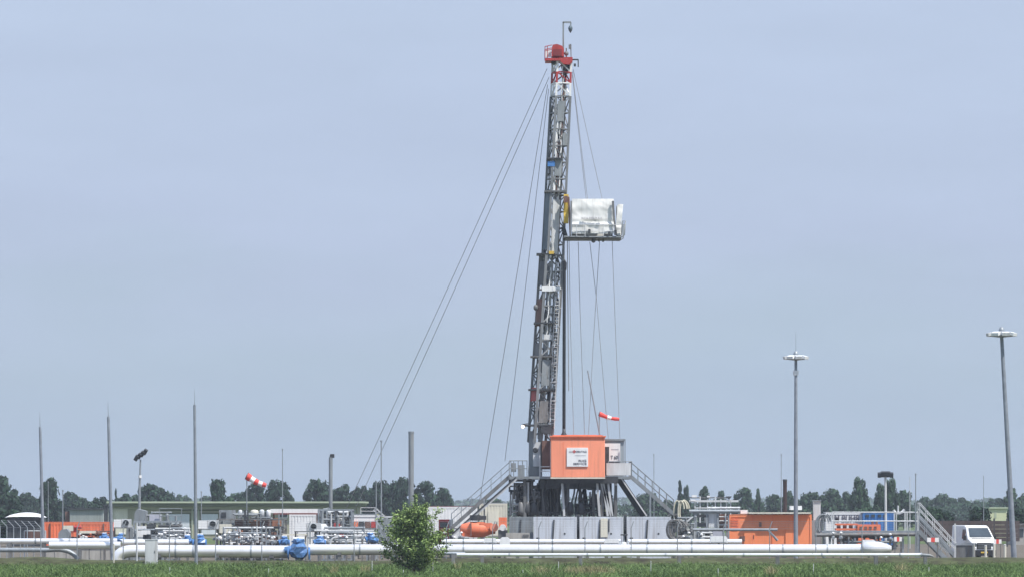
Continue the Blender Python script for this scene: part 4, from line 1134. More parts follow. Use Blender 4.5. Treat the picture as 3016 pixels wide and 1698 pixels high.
# floodlight pole left
d = 300
root = thing('floodlight_pole', 'floodlight pole with tilted dark lamp cluster left of the tallest lightning mast', 'light', ground_z(411, d))
q = MB(); q.path([ground_z(411, d), P(411, 1440, d), P(414, 1352, d)], [.11, .09, .06], 8); q.build('pole', galv, root)
q = MB(); q.bar(P(399, 1352, d), P(431, 1330, d), .09); q.build('crossbar', dark, root)
for i in range(4):
    q = MB(); c = P(402 + i * 8.5, 1347 - i * 6, d - .12); q.box(c, (.27, .22, .42), rot=Matrix.Rotation(.55, 3, 'Y') @ Matrix.Rotation(.4, 3, 'X')); lm = q.build('floodlight', dark, root)
    q = MB(); q.box(c + Vector((0, -.12, -.02)), (.2, .02, .3), rot=Matrix.Rotation(.55, 3, 'Y') @ Matrix.Rotation(.4, 3, 'X')); q.build('lamp_glass', glass, lm)
q = MB(); q.tube(P(412, 1402, d) - Vector((0, 0, .1)), P(412, 1402, d) + Vector((0, 0, .1)), .13); q.build('clamp_band', white, root)

def high_mast(pxt, pxb, py, d, wring, label, aerial=None, r0_=.17):
    b = ground_z(pxb, d); t = P(pxt, py, d)
    root = thing('high_mast_light', label, 'light', b, 'high-mast lights on the right')
    q = MB(); q.path([b, b.lerp(t, .5), t], [r0_, r0_ * .82, r0_ * .6], 12); q.build('pole', polem, root)
    rr = wring * d / F_PX / 2
    q = MB(); q.lathe(t + Vector((0, 0, .02)), [(rr * .2, -.12), (rr * .8, -.06), (rr * .95, 0), (rr * .8, .1), (rr * .3, .16)], 18); q.build('lamp_ring', galv, root)
    for k in range(8):
        a = k * math.pi / 4 + .2; c = t + Vector((math.cos(a) * rr * .85, math.sin(a) * rr * .85, .12))
        q = MB(); q.box(c, (.42, .5, .2), rot=Matrix.Rotation(a, 3, 'Z') @ Matrix.Rotation(.25, 3, 'Y')); q.build('floodlight', white if k % 2 else pale, root)
    q = MB(); q.lathe(t, [(.16, .05), (.2, .35), (.12, .55), (.03, .6)], 12); q.build('hub', galv, root)
    if aerial:
        q = MB(); q.tube(t + Vector((0, 0, .5)), P(pxt, aerial, d), .02, .01, 6); q.build('aerial', galv, root)
    return root
d = 300
hm = high_mast(2344, 2344, 1056, d, 66, 'high-mast light with whip aerial behind the big orange container', 975)
q = MB(); q.tube(P(2344, 1090, d), P(2344, 1104, d), .2); q.build('junction_box', white, hm)
q = MB(); q.pbox(2328, 2362, 1488, 1500, 309.8, 1.2); q.build('base_housing', white, hm)
for o_ in hm.children:
    pass
high_mast(2950, 2988, 988, 266, 82, 'leaning high-mast light with lamp ring at the right edge', 965, .19)
root = thing('floodlight_pole', 'shorter mast with a row of dark lamps in front of the twin tall trees', 'light', ground_z(2609, 300))
q = MB(); q.tube(ground_z(2609, 300), P(2608, 1402, 300), .11, .08); q.build('pole', pale, root)
q = MB(); q.bar(P(2587, 1402, 300), P(2630, 1402, 300), .1); q.build('crossbar', dark, root)
for i in range(5):
    q = MB(); c = P(2590 + i * 9, 1397 - (3 if i in (1, 2, 3) else 0), 299.9); q.box(c, (.24, .3, .34), rot=Matrix.Rotation(.3, 3, 'X')); lm = q.build('floodlight', dark, root)
    q = MB(); q.box(c + Vector((0, -.16, -.05)), (.18, .02, .24), rot=Matrix.Rotation(.3, 3, 'X')); q.build('lamp_glass', glass, lm)

def windsock(px0, py0, px1, py1, r0_, r1_, d, pole_top, pole_bot, label, mats):
    root = thing('windsock', label, 'windsock', Vector((X(px0, d), d, pole_bot)))
    q = MB(); q.tube((X(px0, d), d, pole_bot), P(px0, pole_top, d), .045, .035, 8); q.build('pole', galv, root)
    a, b = P(px0, py0, d), P(px1, py1, d); n = len(mats)
    for i, mm in enumerate(mats):
        q = MB(); pts, rs = [], []
        for k in range(4):
            t = (i + k / 3) / n; sag = Vector((0, 0, -.10 * math.sin(t * math.pi)))
            pts.append(a.lerp(b, t) + sag); rs.append((r0_ + (r1_ - r0_) * t) * (1 + .08 * math.sin(t * 17)))
        q.path(pts, rs, 12, False); q.build('sock_band', mm, root)
    q = MB(); dv = (b - a).normalized(); q.tube(a - dv * .03, a + dv * .03, r0_ * 1.05, n=12, caps=False); q.build('ring', dark, root)
windsock(727, 1400, 784, 1428, .26, .16, 300, 1396, 0.0, 'red and white striped windsock on a pole above the long shed', [sockred, sockwhite, sockred, sockwhite, sockred])

# ------------------------------------------------------------------ right-hand platform, stairs, pipe rack
d = 282
root = thing('pipe_platform', 'long grey steel platform with rails carrying pipes on the right', 'platform', ground_z(2560, d))
q = MB(); q.pbox(2420, 2706, 1561, 1567, d, 1.6); q.build('deck', galv, root)
q = MB()
for px in (2430, 2500, 2580, 2660, 2704): 
    for y in (d + .1, d + 1.5): q.bar((X(px, d), y, 0), (X(px, d), y, Z(1567, d)), .11)
each(q, 'leg', galv, root)
q = MB()
for y in (d + .05, d + 1.55):
    for py in (1507, 1533): q.tube((X(2455, d), y, Z(py, d)), (X(2704, d), y, Z(py, d)), .045, n=7)
    for px in (2455, 2640, 2672, 2704): q.bar((X(px, d), y, Z(1561, d)), (X(px, d), y, Z(1507, d)), .07)
q.build('handrail', pale, root)
q = MB(); q.tube(P(2040, 1558, d - .2), P(2290, 1558, d - .2), .1, n=10); q.path([P(2290, 1558, d - .2), P(2262, 1558, d - .2), P(2290, 1590, d - .2)], .09, 8); q.build('pipe_run', galv, root)
q = MB(); q.tube(P(2400, 1574, d - .2), P(2695, 1572, d - .2), .13, n=10); q.build('dark_pipe', midg, root)
q = MB(); pipework(q, 2440, 2660, 1572, 1620, d, 1.5, 18, .05, .13, 61); q.build('pipework', steel, root)
q = MB(); c = P(2648, 1500, d + .6); q.path(bend(P(2632, 1500, d + .6), P(2638, 1516, d + .6), P(2655, 1508, d + .6)) + [P(2664, 1499, d + .6)], .09, 8); q.tube(P(2645, 1507, d + .6), P(2645, 1487, d + .6), .06); q.build('valve_lever', pale, root)
root = thing('site_stairs', 'grey steel stairs coming down to the right from the long platform, left of the van', 'stairs', ground_z(2750, d))
a, b = P(2704, 1562, d + .8), P(2792, 1653, d + .8)
q = MB(); gstair(q, a, b, 1.4, sd=.3); q.build('flight', steel, root)
stair_rails(root, a, b, 1.4, 1.1, galv, 4)
root = thing('site_stairs', 'second steel stair flight with high rails just left of the van', 'stairs', ground_z(2770, 284))
a, b = P(2706, 1520, 286), P(2815, 1640, 286)
q = MB(); gstair(q, a, b, 1.2, sd=.26); q.build('flight', steel, root)
stair_rails(root, a, b, 1.2, 1.0, pale, 5)
q = MB(); q.bar(P(2707, 1525, 286), ground_z(2707, 286), .1); q.bar(P(2760, 1585, 286), ground_z(2760, 286), .1); each(q, 'leg', galv, root)
d = 291
root = thing('pipe_rack', 'grey pipe rack with steel boxes between the grey tanks and the big orange container', 'machine', ground_z(2090, d))
q = MB(); skid_frame(q, 2050, 2146, 1508, 1556, d, 2.5, 3); q.build('frame', galv, root)
q = MB(); q.pbox(2087, 2118, 1511, 1552, d + .1, 1.8); q.build('control_box', pale, root)
q = MB(); q.pbox(2056, 2086, 1513, 1522, d + .4, 1.5); q.pbox(2056, 2086, 1538, 1550, d + .3, 1.5); q.build('dark_unit', dark, root)
q = MB(); q.pbox(2120, 2146, 1512, 1556, d + .6, 1.0); q.build('recess', rust, root)
q = MB()
for py in (1520, 1532, 1544): q.tube(P(2118, py, d + .4), P(2146, py, d + .4), .04)
q.bar(P(2137, 1508, d + .35), P(2137, 1560, d + .35), .1); q.build('ladder', pale, root)
q = MB(); q.tube(P(2030, 1504, d - .1), P(2180, 1504, d - .1), .13, n=10); q.build('pipe_run', galv, root)
q = MB(); q.tube(P(2085, 1494, d + 1.5), P(2180, 1494, d + 1.5), .08, n=10); q.bar(P(2090, 1494, d + 1.5), P(2090, 1510, d + 1.5), .08); q.bar(P(2176, 1494, d + 1.5), P(2176, 1510, d + 1.5), .08); q.build('upper_pipe', pale, root)
q = MB(); pipework(q, 2035, 2150, 1558, 1600, d - 1, 2, 22, .05, .13, 71); q.build('pipework', steel, root)
q = MB(); pipework(q, 2045, 2110, 1560, 1600, d - 1.3, 1, 6, .06, .12, 73); q.build('pipework', pale, root)
q = MB(); q.pbox(2100, 2128, 1563, 1577, d - 1.4, .5); q.build('meter_box', mat('lilac_grey_paint', (.42, .43, .50), .5), root)
d = 430
root = thing('pipe_gantry', 'white pipe gantry with uprights in front of the trees right of the rig stairs', 'gantry', ground_z(2100, d))
q = MB()
for px in (2047, 2062, 2084, 2107, 2123, 2140, 2152): q.bar(ground_z(px, d), P(px, (1460 if px in (2062, 2107) else 1468), d), .13)
each(q, 'upright', pale, root)
q = MB(); q.bar(P(2030, 1474, d - .12), P(2175, 1474, d - .12), .22); q.bar(P(2047, 1494, d - .12), P(2130, 1494, d - .12), .12); each(q, 'crossbeam', pale, root)
q = MB(); q.pbox(2038, 2052, 1456, 1463, d - .3, .8); q.pbox(2034, 2048, 1469, 1474, d - .4, .5); q.pbox(2083, 2092, 1458, 1463, d - .3, .8); q.build('equipment_box', white, root)
q = MB(); q.bar(P(2030, 1464, d + .2), P(2150, 1464, d + .2), .12); q.build('walkway', midg, root)
q = MB(); q.prism([(X(2138, d), Z(1460, d)), (X(2155, d), Z(1460, d)), (X(2147, d), Z(1470, d))], d - .3, d + .3); q.build('hopper', dark, root)
# hoses bundle at rig right foot
def hose_loop(px, py0, py1, d, wd, label, mm, n=5, seed=1):
    root = thing('hose_bundle', label, 'hoses', ground_z(px, d), 'hose bundles right of the rig'); r = random.Random(seed)
    q = MB(); q.bar(ground_z(px, d + .4), P(px, py0 + 4, d + .4), .14); q.build('stand', midg, root)
    for i in range(n):
        q = MB(); w_ = wd * r.uniform(.5, 1.1); off = r.uniform(-.3, .3); y = d + r.uniform(-.3, .35)
        pts = []
        for k in range(13):
            a = k / 12 * math.pi * 2 * .8 + .3
            zc, hz = (Z(py0, d) + Z(py1, d)) / 2, (Z(py0, d) - Z(py1, d)) / 2
            pts.append(Vector((X(px, d) + off + w_ * math.cos(a), y, zc + hz * math.sin(a) * r.uniform(.9, 1))))
        q.path(pts, .055, 6); q.build('hose', mm, root)
hose_loop(2005, 1470, 1545, 290, .35, 'pale yellowish hoses hanging beside the foot of the right rig stairs', mat('yellowish_hose', (.52, .50, .40), .6), 6, 3)
hose_loop(1985, 1528, 1588, 283.5, .7, 'dark curled hoses in front of the right end of the grey tanks', midg, 7, 5)
hose_loop(2425, 1512, 1575, 293, .5, 'grey curled hoses at the left end of the long platform', steel, 6, 8)
root = thing('hose_ramp', 'sloping grey frame with pipes between the tanks and the pipe rack', 'machine', ground_z(2020, 286))
q = MB(); q.bar(P(1965, 1560, 286), P(2050, 1557, 286), .16); q.bar(P(2000, 1555, 286), P(2040, 1520, 286), .1); q.bar(P(1985, 1557, 286), ground_z(1985, 286), .12); q.bar(P(2045, 1560, 286), ground_z(2045, 286), .12); q.build('frame', pale, root)
q = MB(); pipework(q, 1985, 2050, 1520, 1600, 285.5, 1.2, 18, .05, .12, 83); q.build('pipework', steel, root)
q = MB(); pipework(q, 1990, 2045, 1520, 1600, 285.3, 1.2, 10, .05, .1, 85); q.build('pipework', midg, root)

# ------------------------------------------------------------------ white van
def van():
    d = 288; base = ground_z(2868, d)
    root = thing('white_van', 'white van parked facing the viewer beside the site stairs', 'van', base)
    def part(name, q, m, par=root): 
        return q.build(name, m, par)
    B = Vector(base)
    # local: +y is backwards, front at y=-2.6
    def W(x, y, z): return B + Vector((x, y, z))
    prof = [(-2.6, .45), (-2.66, 1.0), (-2.56, 1.36), (-1.92, 1.70), (-.98, 2.50), (-.5, 2.64), (2.7, 2.64), (2.75, .45)]
    vs, fs = [], []
    for sx in (-1, 1):
        for y, z in prof:
            hw = 1.0 - (.13 if z > 2.2 else .04 if z > 1.3 else 0)
            if y < -2.4: hw -= .1
            vs.append(W(sx * hw, y, z))
    n = len(prof)
    fs.append(tuple(range(n))); fs.append(tuple(reversed(range(n, 2 * n))))
    for i in range(n): fs.append((i, i + n, (i + 1) % n + n, (i + 1) % n))
    q = MB(); q.add(vs, fs); body = part('body', q, white)
    bv = body.modifiers.new('bevel', 'BEVEL'); bv.width = .07; bv.segments = 3; bv.limit_method = 'ANGLE'
    # windscreen
    q = MB(); nrm = Vector((0, -.65, .76)).normalized() * .02
    a0, a1 = Vector((0, -1.84, 1.77)), Vector((0, -1.06, 2.433))
    q.add([W(-.86, a0.y, a0.z) + nrm, W(.86, a0.y, a0.z) + nrm, W(.74, a1.y, a1.z) + nrm, W(-.74, a1.y, a1.z) + nrm], [(0, 1, 2, 3)])
    q.add([W(-.86, a0.y, a0.z) + nrm * 2.2, W(.86, a0.y, a0.z) + nrm * 2.2, W(.74, a1.y, a1.z) + nrm * 2.2, W(-.74, a1.y, a1.z) + nrm * 2.2], [(0, 1, 2, 3)])
    part('windscreen', q, glass)
    for sx in (-1, 1):
        q = MB(); x0 = sx * .945
        q.add([W(x0 + sx * .035, -1.62, 1.66), W(x0 + sx * .035, -.2, 1.66), W(x0 - sx * .03, -.2, 2.36), W(x0 - sx * .03, -.98, 2.36)], [(0, 1, 2, 3)])
        part('side_window', q, glass)
        q = MB(); q.box(W(sx * 1.15, -1.5, 1.72), (.2, .14, .36)); part('mirror', q, black)
        q = MB(); q.box(W(sx * .72, -2.60, 1.22), (.28, .1, .26)); part('headlight', q, glass)
        for y in (-1.7, 1.7):
            q = MB(); q.lathe(W(sx * .84, y, .36), [(.22, -.13), (.36, -.12), (.37, 0), (.36, .12), (.22, .13)], 18, 'X'); wh = part('wheel', q, black)
            q = MB(); q.lathe(W(sx * .84, y, .36), [(.2, -.145), (.2, .145)], 14, 'X'); q.build('rim', galv, wh)
        q = MB(); q.box(W(sx * 1.005, -.65, 1.0), (.02, 1.1, .06)); part('door_trim', q, dark)
    q = MB(); q.box(W(0, -2.65, 1.14), (1.08, .08, .46)); gr = part('grille', q, black)
    q = MB()
    for k in range(3): q.box(W(0, -2.7, 1.0 + k * .13), (1.0, .02, .03))
    q.build('grille_bar', galv, gr)
    q = MB(); q.box(W(0, -2.66, .62), (1.8, .18, .42)); part('bumper', q, black)
    q = MB(); q.box(W(0, -2.757, .66), (.52, .012, .11)); part('number_plate', q, yellow)
    q = MB(); q.box(W(0, -1.93, 1.705), (1.5, .12, .03)); part('wiper_panel', q, black)
    root.rotation_euler = (0, 0, R(10)); root.scale = (.95, .95, .95)
    return root
van()

# ------------------------------------------------------------------ the rig
D = 300.0
# --- grey tanks in front
def tank(px0, px1, d, label, mm, py0=1520, depth=2.6):
    root = thing('mud_tank', label, 'tank', ground_z((px0 + px1) / 2, d), 'grey steel tanks in front of the rig')
    x0, x1, zt = X(px0, d), X(px1, d), Z(py0, d); w_ = x1 - x0; cx = (x0 + x1) / 2
    q = MB(); q.box((cx, d + depth / 2 + .03, zt / 2 - .02), (w_ - .1, depth - .02, zt - .06)); q.build('shell', mm, root)
    q = MB()
    for x in (x0 + .07, x1 - .07): q.box((x, d + .12, zt / 2), (.14, .2, zt))
    for z in (.09, zt - .07): q.box((cx, d + .12, z), (w_ - .29, .19, .14))
    q.box((cx + w_ * .02, d + .08, zt / 2), (.07, .09, zt - .3)); q.build('frame', mm, root)
    q = MB(); q.box((cx - w_ * .04, d + .0, zt * .72), (.11, .08, zt * .42), rot=Matrix.Rotation(.06, 3, 'Y')); q.build('hook_bar', dark, root)
    q = MB(); q.box((x0 + .32, d + .03, zt * .52), (.22, .03, .1)); q.build('plate', dark, root)
    q = MB(); q.tube((cx + w_ * .22, d + .1, zt * .62), (cx + w_ * .22, d + .02, zt * .62), .07); q.build('plug', dark, root)
    return root
tankm = mat('pale_blue_grey_tank_paint', (.56, .60, .67), .5, 0, .08, .8, .42)
tank(1571, 1699, 285, 'leftmost of the three pale grey tanks in front of the rig', tankm)
t2 = tank(1707, 1836, 285, 'middle pale grey tank with the light panel in front of the rig', tankm)
q = MB(); q.pbox(1769, 1790, 1525, 1580, 284.95, .06); q.build('light_panel', cream, t2)
q = MB(); q.pbox(1792, 1795, 1527, 1565, 284.9, .1); q.build('hook_bar', dark, t2)
tank(1846, 1976, 285, 'rightmost of the three pale grey tanks in front of the rig', tankm)
tank(1500, 1570, 288, 'darker grey tank half behind the left pale tank, beside the orange winch', steel, 1520)
root = thing('tank_base', 'low pale concrete block in front of the darker grey tank', 'block', ground_z(1522, 282))
q = MB(); q.pbox(1490, 1560, 1568, 1600, 282, 1.2); q.build('block', concrete, root)
q = MB(); q.pbox(1540, 1558, 1572, 1578, 281.95, .06); q.build('recess', midg, root)
q = MB(); q.pbox(1492, 1558, 1600.2, 1652, 282.1, 1.0); q.build('foot', concrete, root)
for px, lb in ((1703, 'dark upright pipe in the gap between the left and middle grey tanks'), (1841, 'dark upright pipe in the gap between the middle and right grey tanks')):
    root = thing('standpipe', lb, 'pipe', ground_z(px, 286.5), 'dark pipes between the tanks')
    q = MB(); q.bar(ground_z(px, 286.5), P(px, 1516, 286.5), .2, .5); q.build('shaft', dark, root)
    q = MB(); q.box(P(px, 1515, 286.5), (.24, .55, .06)); q.build('cap', midg, root)

# --- substructure
zf = Z(1402, D)          # drill floor level
y0, y1 = D - 2.2, D + 4.8
xa, xb = X(1500, D), X(1858, D)
root = thing('drill_substructure', 'raised steel drill floor on a dark framework of legs and hoses', 'rig floor', ground_z(1680, D))
q = MB(); q.box(((xa + xb) / 2, (y0 + y1) / 2, zf - .09), (xb - xa, y1 - y0, .18)); q.build('deck', steel, root)
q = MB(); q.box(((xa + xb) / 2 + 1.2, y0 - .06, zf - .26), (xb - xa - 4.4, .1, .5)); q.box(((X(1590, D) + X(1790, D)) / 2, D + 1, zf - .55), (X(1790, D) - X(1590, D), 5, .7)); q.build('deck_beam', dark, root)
legs = [(1546, -1.6), (1562, 3.5), (1600, -.8), (1640, 2.8), (1672, -1.4), (1725, 3.8), (1748, -1.0), (1772, -1.8), (1800, 3.6), (1812, -1.5)]
for px, dy in legs:
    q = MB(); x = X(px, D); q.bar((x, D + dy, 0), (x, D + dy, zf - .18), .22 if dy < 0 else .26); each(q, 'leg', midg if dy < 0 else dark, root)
q = MB()
for (p0, e0), (p1, e1) in zip(legs, legs[1:]):
    q.bar((X(p0, D), D + e0, .3), (X(p1, D), D + e1, zf - .4), .11)
    if rnd.random() < .7: q.bar((X(p0, D), D + e0, zf - .5), (X(p1, D), D + e1, .6), .1)
for dy in (-1.5, 3.5):
    q.bar((X(1546, D), D + dy, 3.4), (X(1812, D), D + dy, 3.4), .12)
each(q, 'brace', dark, root)
# dark drawworks mass
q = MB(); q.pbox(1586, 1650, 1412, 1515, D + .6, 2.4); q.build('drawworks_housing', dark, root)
q = MB()
for k in range(5):
    px = 1598 + k * 11; q.pbox(px, px + 3, 1420, 1515, D + .5, .09)
q.bar(P(1600, 1470, D + .4), P(1618, 1515, D + .4), .1); q.bar(P(1610, 1440, D + .4), P(1598, 1475, D + .4), .1); q.build('housing_rib', midg, root)
r = random.Random(5)
for i in range(19):
    q = MB(); px = r.uniform(1540, 1800); dy = r.uniform(-1.9, .2)
    pts = []; zz = zf - .3; x = X(px, D)
    for k in range(7):
        pts.append(Vector((x + .16 * math.sin(k * 1.3 + i), D + dy, zz - k * (zf - .6) / 6 * r.uniform(.95, 1.0)))); x += r.uniform(-.12, .12)
    q.path(pts, r.uniform(.045, .09), 7); q.build('hose', r.choice([pale, midg, black, steel, midg, dark]), root)
for px0, px1, lean in ((1655, 1662, 0), (1758, 1766, .0), (1775, 1790, .5), (1790, 1803, -.4), (1768, 1800, 0)):
    q = MB(); q.bar(P(px0, 1410, D - 2.0), P(px1, 1518, D - 2.0), .16); q.build('strut', pale, root)
q = MB(); q.pbox(1770, 1796, 1497, 1512, D - 1.5, .4); q.build('crate_frame', mat('olive_crate', (.2, .22, .12), .7), root)
q = MB(); q.bar(P(1822, 1406, D - 1.6), P(1897, 1518, D - 1.6), .5, .3); q.build('diagonal_strut', black, root)
q = MB(); q.bar(P(1828, 1404, D - 1.95), P(1905, 1518, D - 1.95), .09, .3); q.build('strut_flange', pale, root)
q = MB(); q.bar(P(1814, 1405, D - 2.1), P(1814, 1428, D - 2.1), .16); q.build('hanger', pale, root)
# left part of substructure: blowout stack clutter
q = MB(); pipework(q, 1510, 1592, 1415, 1520, D - 1.4, 3.5, 26, .06, .15, 91); q.build('pipework', midg, root)
q = MB(); pipework(q, 1500, 1590, 1412, 1520, D - 1.2, 3.5, 16, .05, .11, 92); q.build('pipework', dark, root)
q = MB(); pipework(q, 1500, 1560, 1410, 1515, D - 1.6, 2, 7, .04, .09, 93); q.build('pipework', pale, root)
q = MB(); pipework(q, 1680, 1810, 1430, 1520, D - 1, 3.5, 12, .05, .12, 94); q.build('pipework', dark, root)
for px in (1535, 1552, 1572, 1680, 1712):
    q = MB(); q.lathe(P(px, 1515, D - 1.5), [(.2, 0), (.26, .3), (.22, .8), (.12, .95)], 12); q.build('valve_bonnet', midg if px % 2 else dark, root)
# deck rails
q = MB(); rail(q, (xa, y0 + .1, zf), (X(1552, D), y0 + .1, zf), 1.15, .035, 4); q.build('handrail', steel, root)
q = MB(); rail(q, (X(1790, D), y0 + .1, zf), (xb, y0 + .1, zf), 1.1, .03, 4); q.build('handrail', galv, root)
q = MB(); rail(q, (xa, y0 + .1, zf), (xa, y1, zf), 1.1, .03, 4); rail(q, (xb, y0 + .1, zf), (xb, y1, zf), 1.1, .03, 4); q.build('handrail', galv, root)
q = MB(); q.pbox(1590, 1619, 1371, 1374, D - 2.15, .05); q.pbox(1590, 1619, 1384, 1387, D - 2.15, .05); q.bar(P(1590, 1402, D - 2.1), P(1590, 1340, D - 2.1), .08); q.build('handrail', pale, root)
q = MB(); q.pbox(1525, 1545, 1368, 1402, D - 1.2, .6); q.pbox(1505, 1520, 1362, 1388, D - 1.0, .5); q.build('control_box', steel, root)

# --- driller's cabin
root = thing('driller_cabin', 'bright orange cabin with a white sign board on the drill floor', 'cabin', P(1700, 1405, D - 2.4))
xc0, xc1 = X(1621, D), X(1779, D); zc0, zc1 = Z(1405, D), Z(1288, D); yc = D - 2.9; dep = 2.9
q = MB(); q.box(((xc0 + xc1) / 2, yc + dep / 2, (zc0 + zc1) / 2), (xc1 - xc0, dep, zc1 - zc0)); bd = q.build('body', orange, root)
bv = bd.modifiers.new('bevel', 'BEVEL'); bv.width = .05; bv.segments = 2
q = MB(); q.box(((xc0 + xc1) / 2, yc + dep / 2 - .02, zc1 + .055), (xc1 - xc0 + .14, dep + .16, .1)); q.box(((xc0 + xc1) / 2, yc + dep / 2, zc1 + .13), (xc1 - xc0 - .3, dep - .3, .05)); q.build('roof', orange2, root)
q = MB(); q.box(((xc0 + xc1) / 2, yc - .01, zc1 - .12), (xc1 - xc0 - .06, .02, .12)); q.build('gutter_strip', orange2, root)
q = MB()
for px in (1658,): q.pbox(px, px + 1.4, 1300, 1398, yc - .012, .02)
q.build('seam_strip', orange2, root)
q = MB(); q.box(((xc0 + xc1) / 2, yc + .02, zc0 - .05), (xc1 - xc0 + .05, .12, .1)); q.build('skirt', cream, root)
q = MB(); q.pbox(1596, 1620.5, 1296, 1380, D - 1.8, 1.6); q.build('side_pack', rust, root)
q = MB(); q.pbox(1668, 1757, 1279, 1283, D - 2.2, .3); q.build('roof_rail', orange, root)
x0, x1, z0, z1 = X(1669, yc), X(1732, yc), Z(1373, yc), Z(1317, yc)
q = MB(); q.box(((x0 + x1) / 2, yc - .05, (z0 + z1) / 2), (x1 - x0, .06, z1 - z0)); sg = q.build('sign_board', white, root)
bv = sg.modifiers.new('bevel', 'BEVEL'); bv.width = .02; bv.segments = 2
sw = x1 - x0; ys = yc - .088
lettering('KCA', sw * .16, .13, (x0 + sw * .20, ys, z1 - .28), inkpale, sg)
lettering('DEUTAG', sw * .5, .13, (x0 + sw * .68, ys, z1 - .28), ink, sg)
q = MB(); q.box((x0 + sw * .35, ys, z1 - .28), (.2, .012, .2), rot=Matrix.Rotation(R(45), 3, 'Y')); q.build('logo_mark', inkred, sg)
q = MB(); q.box((x0 + sw * .64, ys, z1 - .56), (sw * .5, .01, .04)); q.build('thin_line', inkpale, sg)
lettering('RIG', sw * .36, .17, (x0 + sw * .74, ys, z0 + .44), ink, sg)
lettering('SERVICE', sw * .62, .15, (x0 + sw * .62, ys, z0 + .22), ink, sg)
# --- white signed box right of the cabin
root = thing('doghouse', 'grey steel box with a white sign plate right of the orange cabin', 'cabin', P(1820, 1402, D - 1.9))
q = MB(); q.pbox(1781, 1838, 1296, 1400, D - 1.6, 2.2); q.build('body', mat('blue_grey_box', (.30, .34, .38), .5, 0, .1, 1, .3), root)
q = MB(); q.pbox(1778, 1842, 1291, 1296, D - 1.75, 2.5); q.build('roof', steel, root)
q = MB(); q.pbox(1783, 1793, 1316, 1390, D - 1.7, .1); q.build('door_recess', dark, root)
q = MB(); q.pbox(1780, 1827, 1304, 1314, D - 1.72, .08); q.pbox(1794, 1827, 1314.2, 1358, D - 1.72, .08); sg = q.build('sign_plate', white, root)
lettering('T 60', .52, .27, P(1809, 1345, D - 1.74), ink, sg)
q = MB(); q.pbox(1800, 1822, 1320, 1323, D - 1.735, .02); q.build('thin_line', inkpale, sg)
q = MB(); q.pbox(1786, 1858, 1362, 1398, D - 2.15, .04); q.build('kick_panel', pale, root)
for px in (1838, 1840):
    pass
q = MB(); q.bar(P(1841, 1400, D - 2.1), P(1841, 1292, D - 2.1), .07); q.build('corner_post', galv, root)

# --- rig stairs
def rig_stairs(a, b, label, mm, rails, w_=1.1, second=None):
    root = thing('rig_stairs', label, 'stairs', Vector((b.x, b.y, 0)))
    q = MB(); gstair(q, a, b, w_, sd=.26); q.build('flight', mm, root)
    stair_rails(root, a, b, w_, 1.05, rails, 6)
    if second:
        a2, b2 = second; q = MB(); q.bar(a2, b2, .22, .8); q.build('chute', pale, root)
        q = MB(); q.bar(a2 + Vector((0, -.42, .1)), b2 + Vector((0, -.42, .1)), .1, .05); q.build('chute_edge', dark, root)
    q = MB(); k = a.lerp(b, .45)
    for y in (-w_ / 2, w_ / 2): q.bar(k + Vector((0, y, 0)), Vector((k.x, k.y + y, 0)), .1)
    each(q, 'leg', galv, root)
    if b.z > .1:
        q = MB(); q.box((b.x, b.y, b.z - .05), (.8, w_, .1)); q.bar((b.x, b.y, 0), (b.x, b.y, b.z - .1), .3); q.build('landing', midg, root)
rig_stairs(P(1505, 1398, D - 1.4), P(1330, 1553, D - 1.4), 'long grey rig stairs with chute rising from the left to the drill floor', midg, galv, 1.1, (P(1520, 1408, D - 2.6), P(1330, 1576, D - 2.6)))
rig_stairs(P(1858, 1402, D - 1.2), P(1984, 1512, D - 1.2), 'grey rig stairs descending to the right from the drill floor', steel, steel, 1.0)

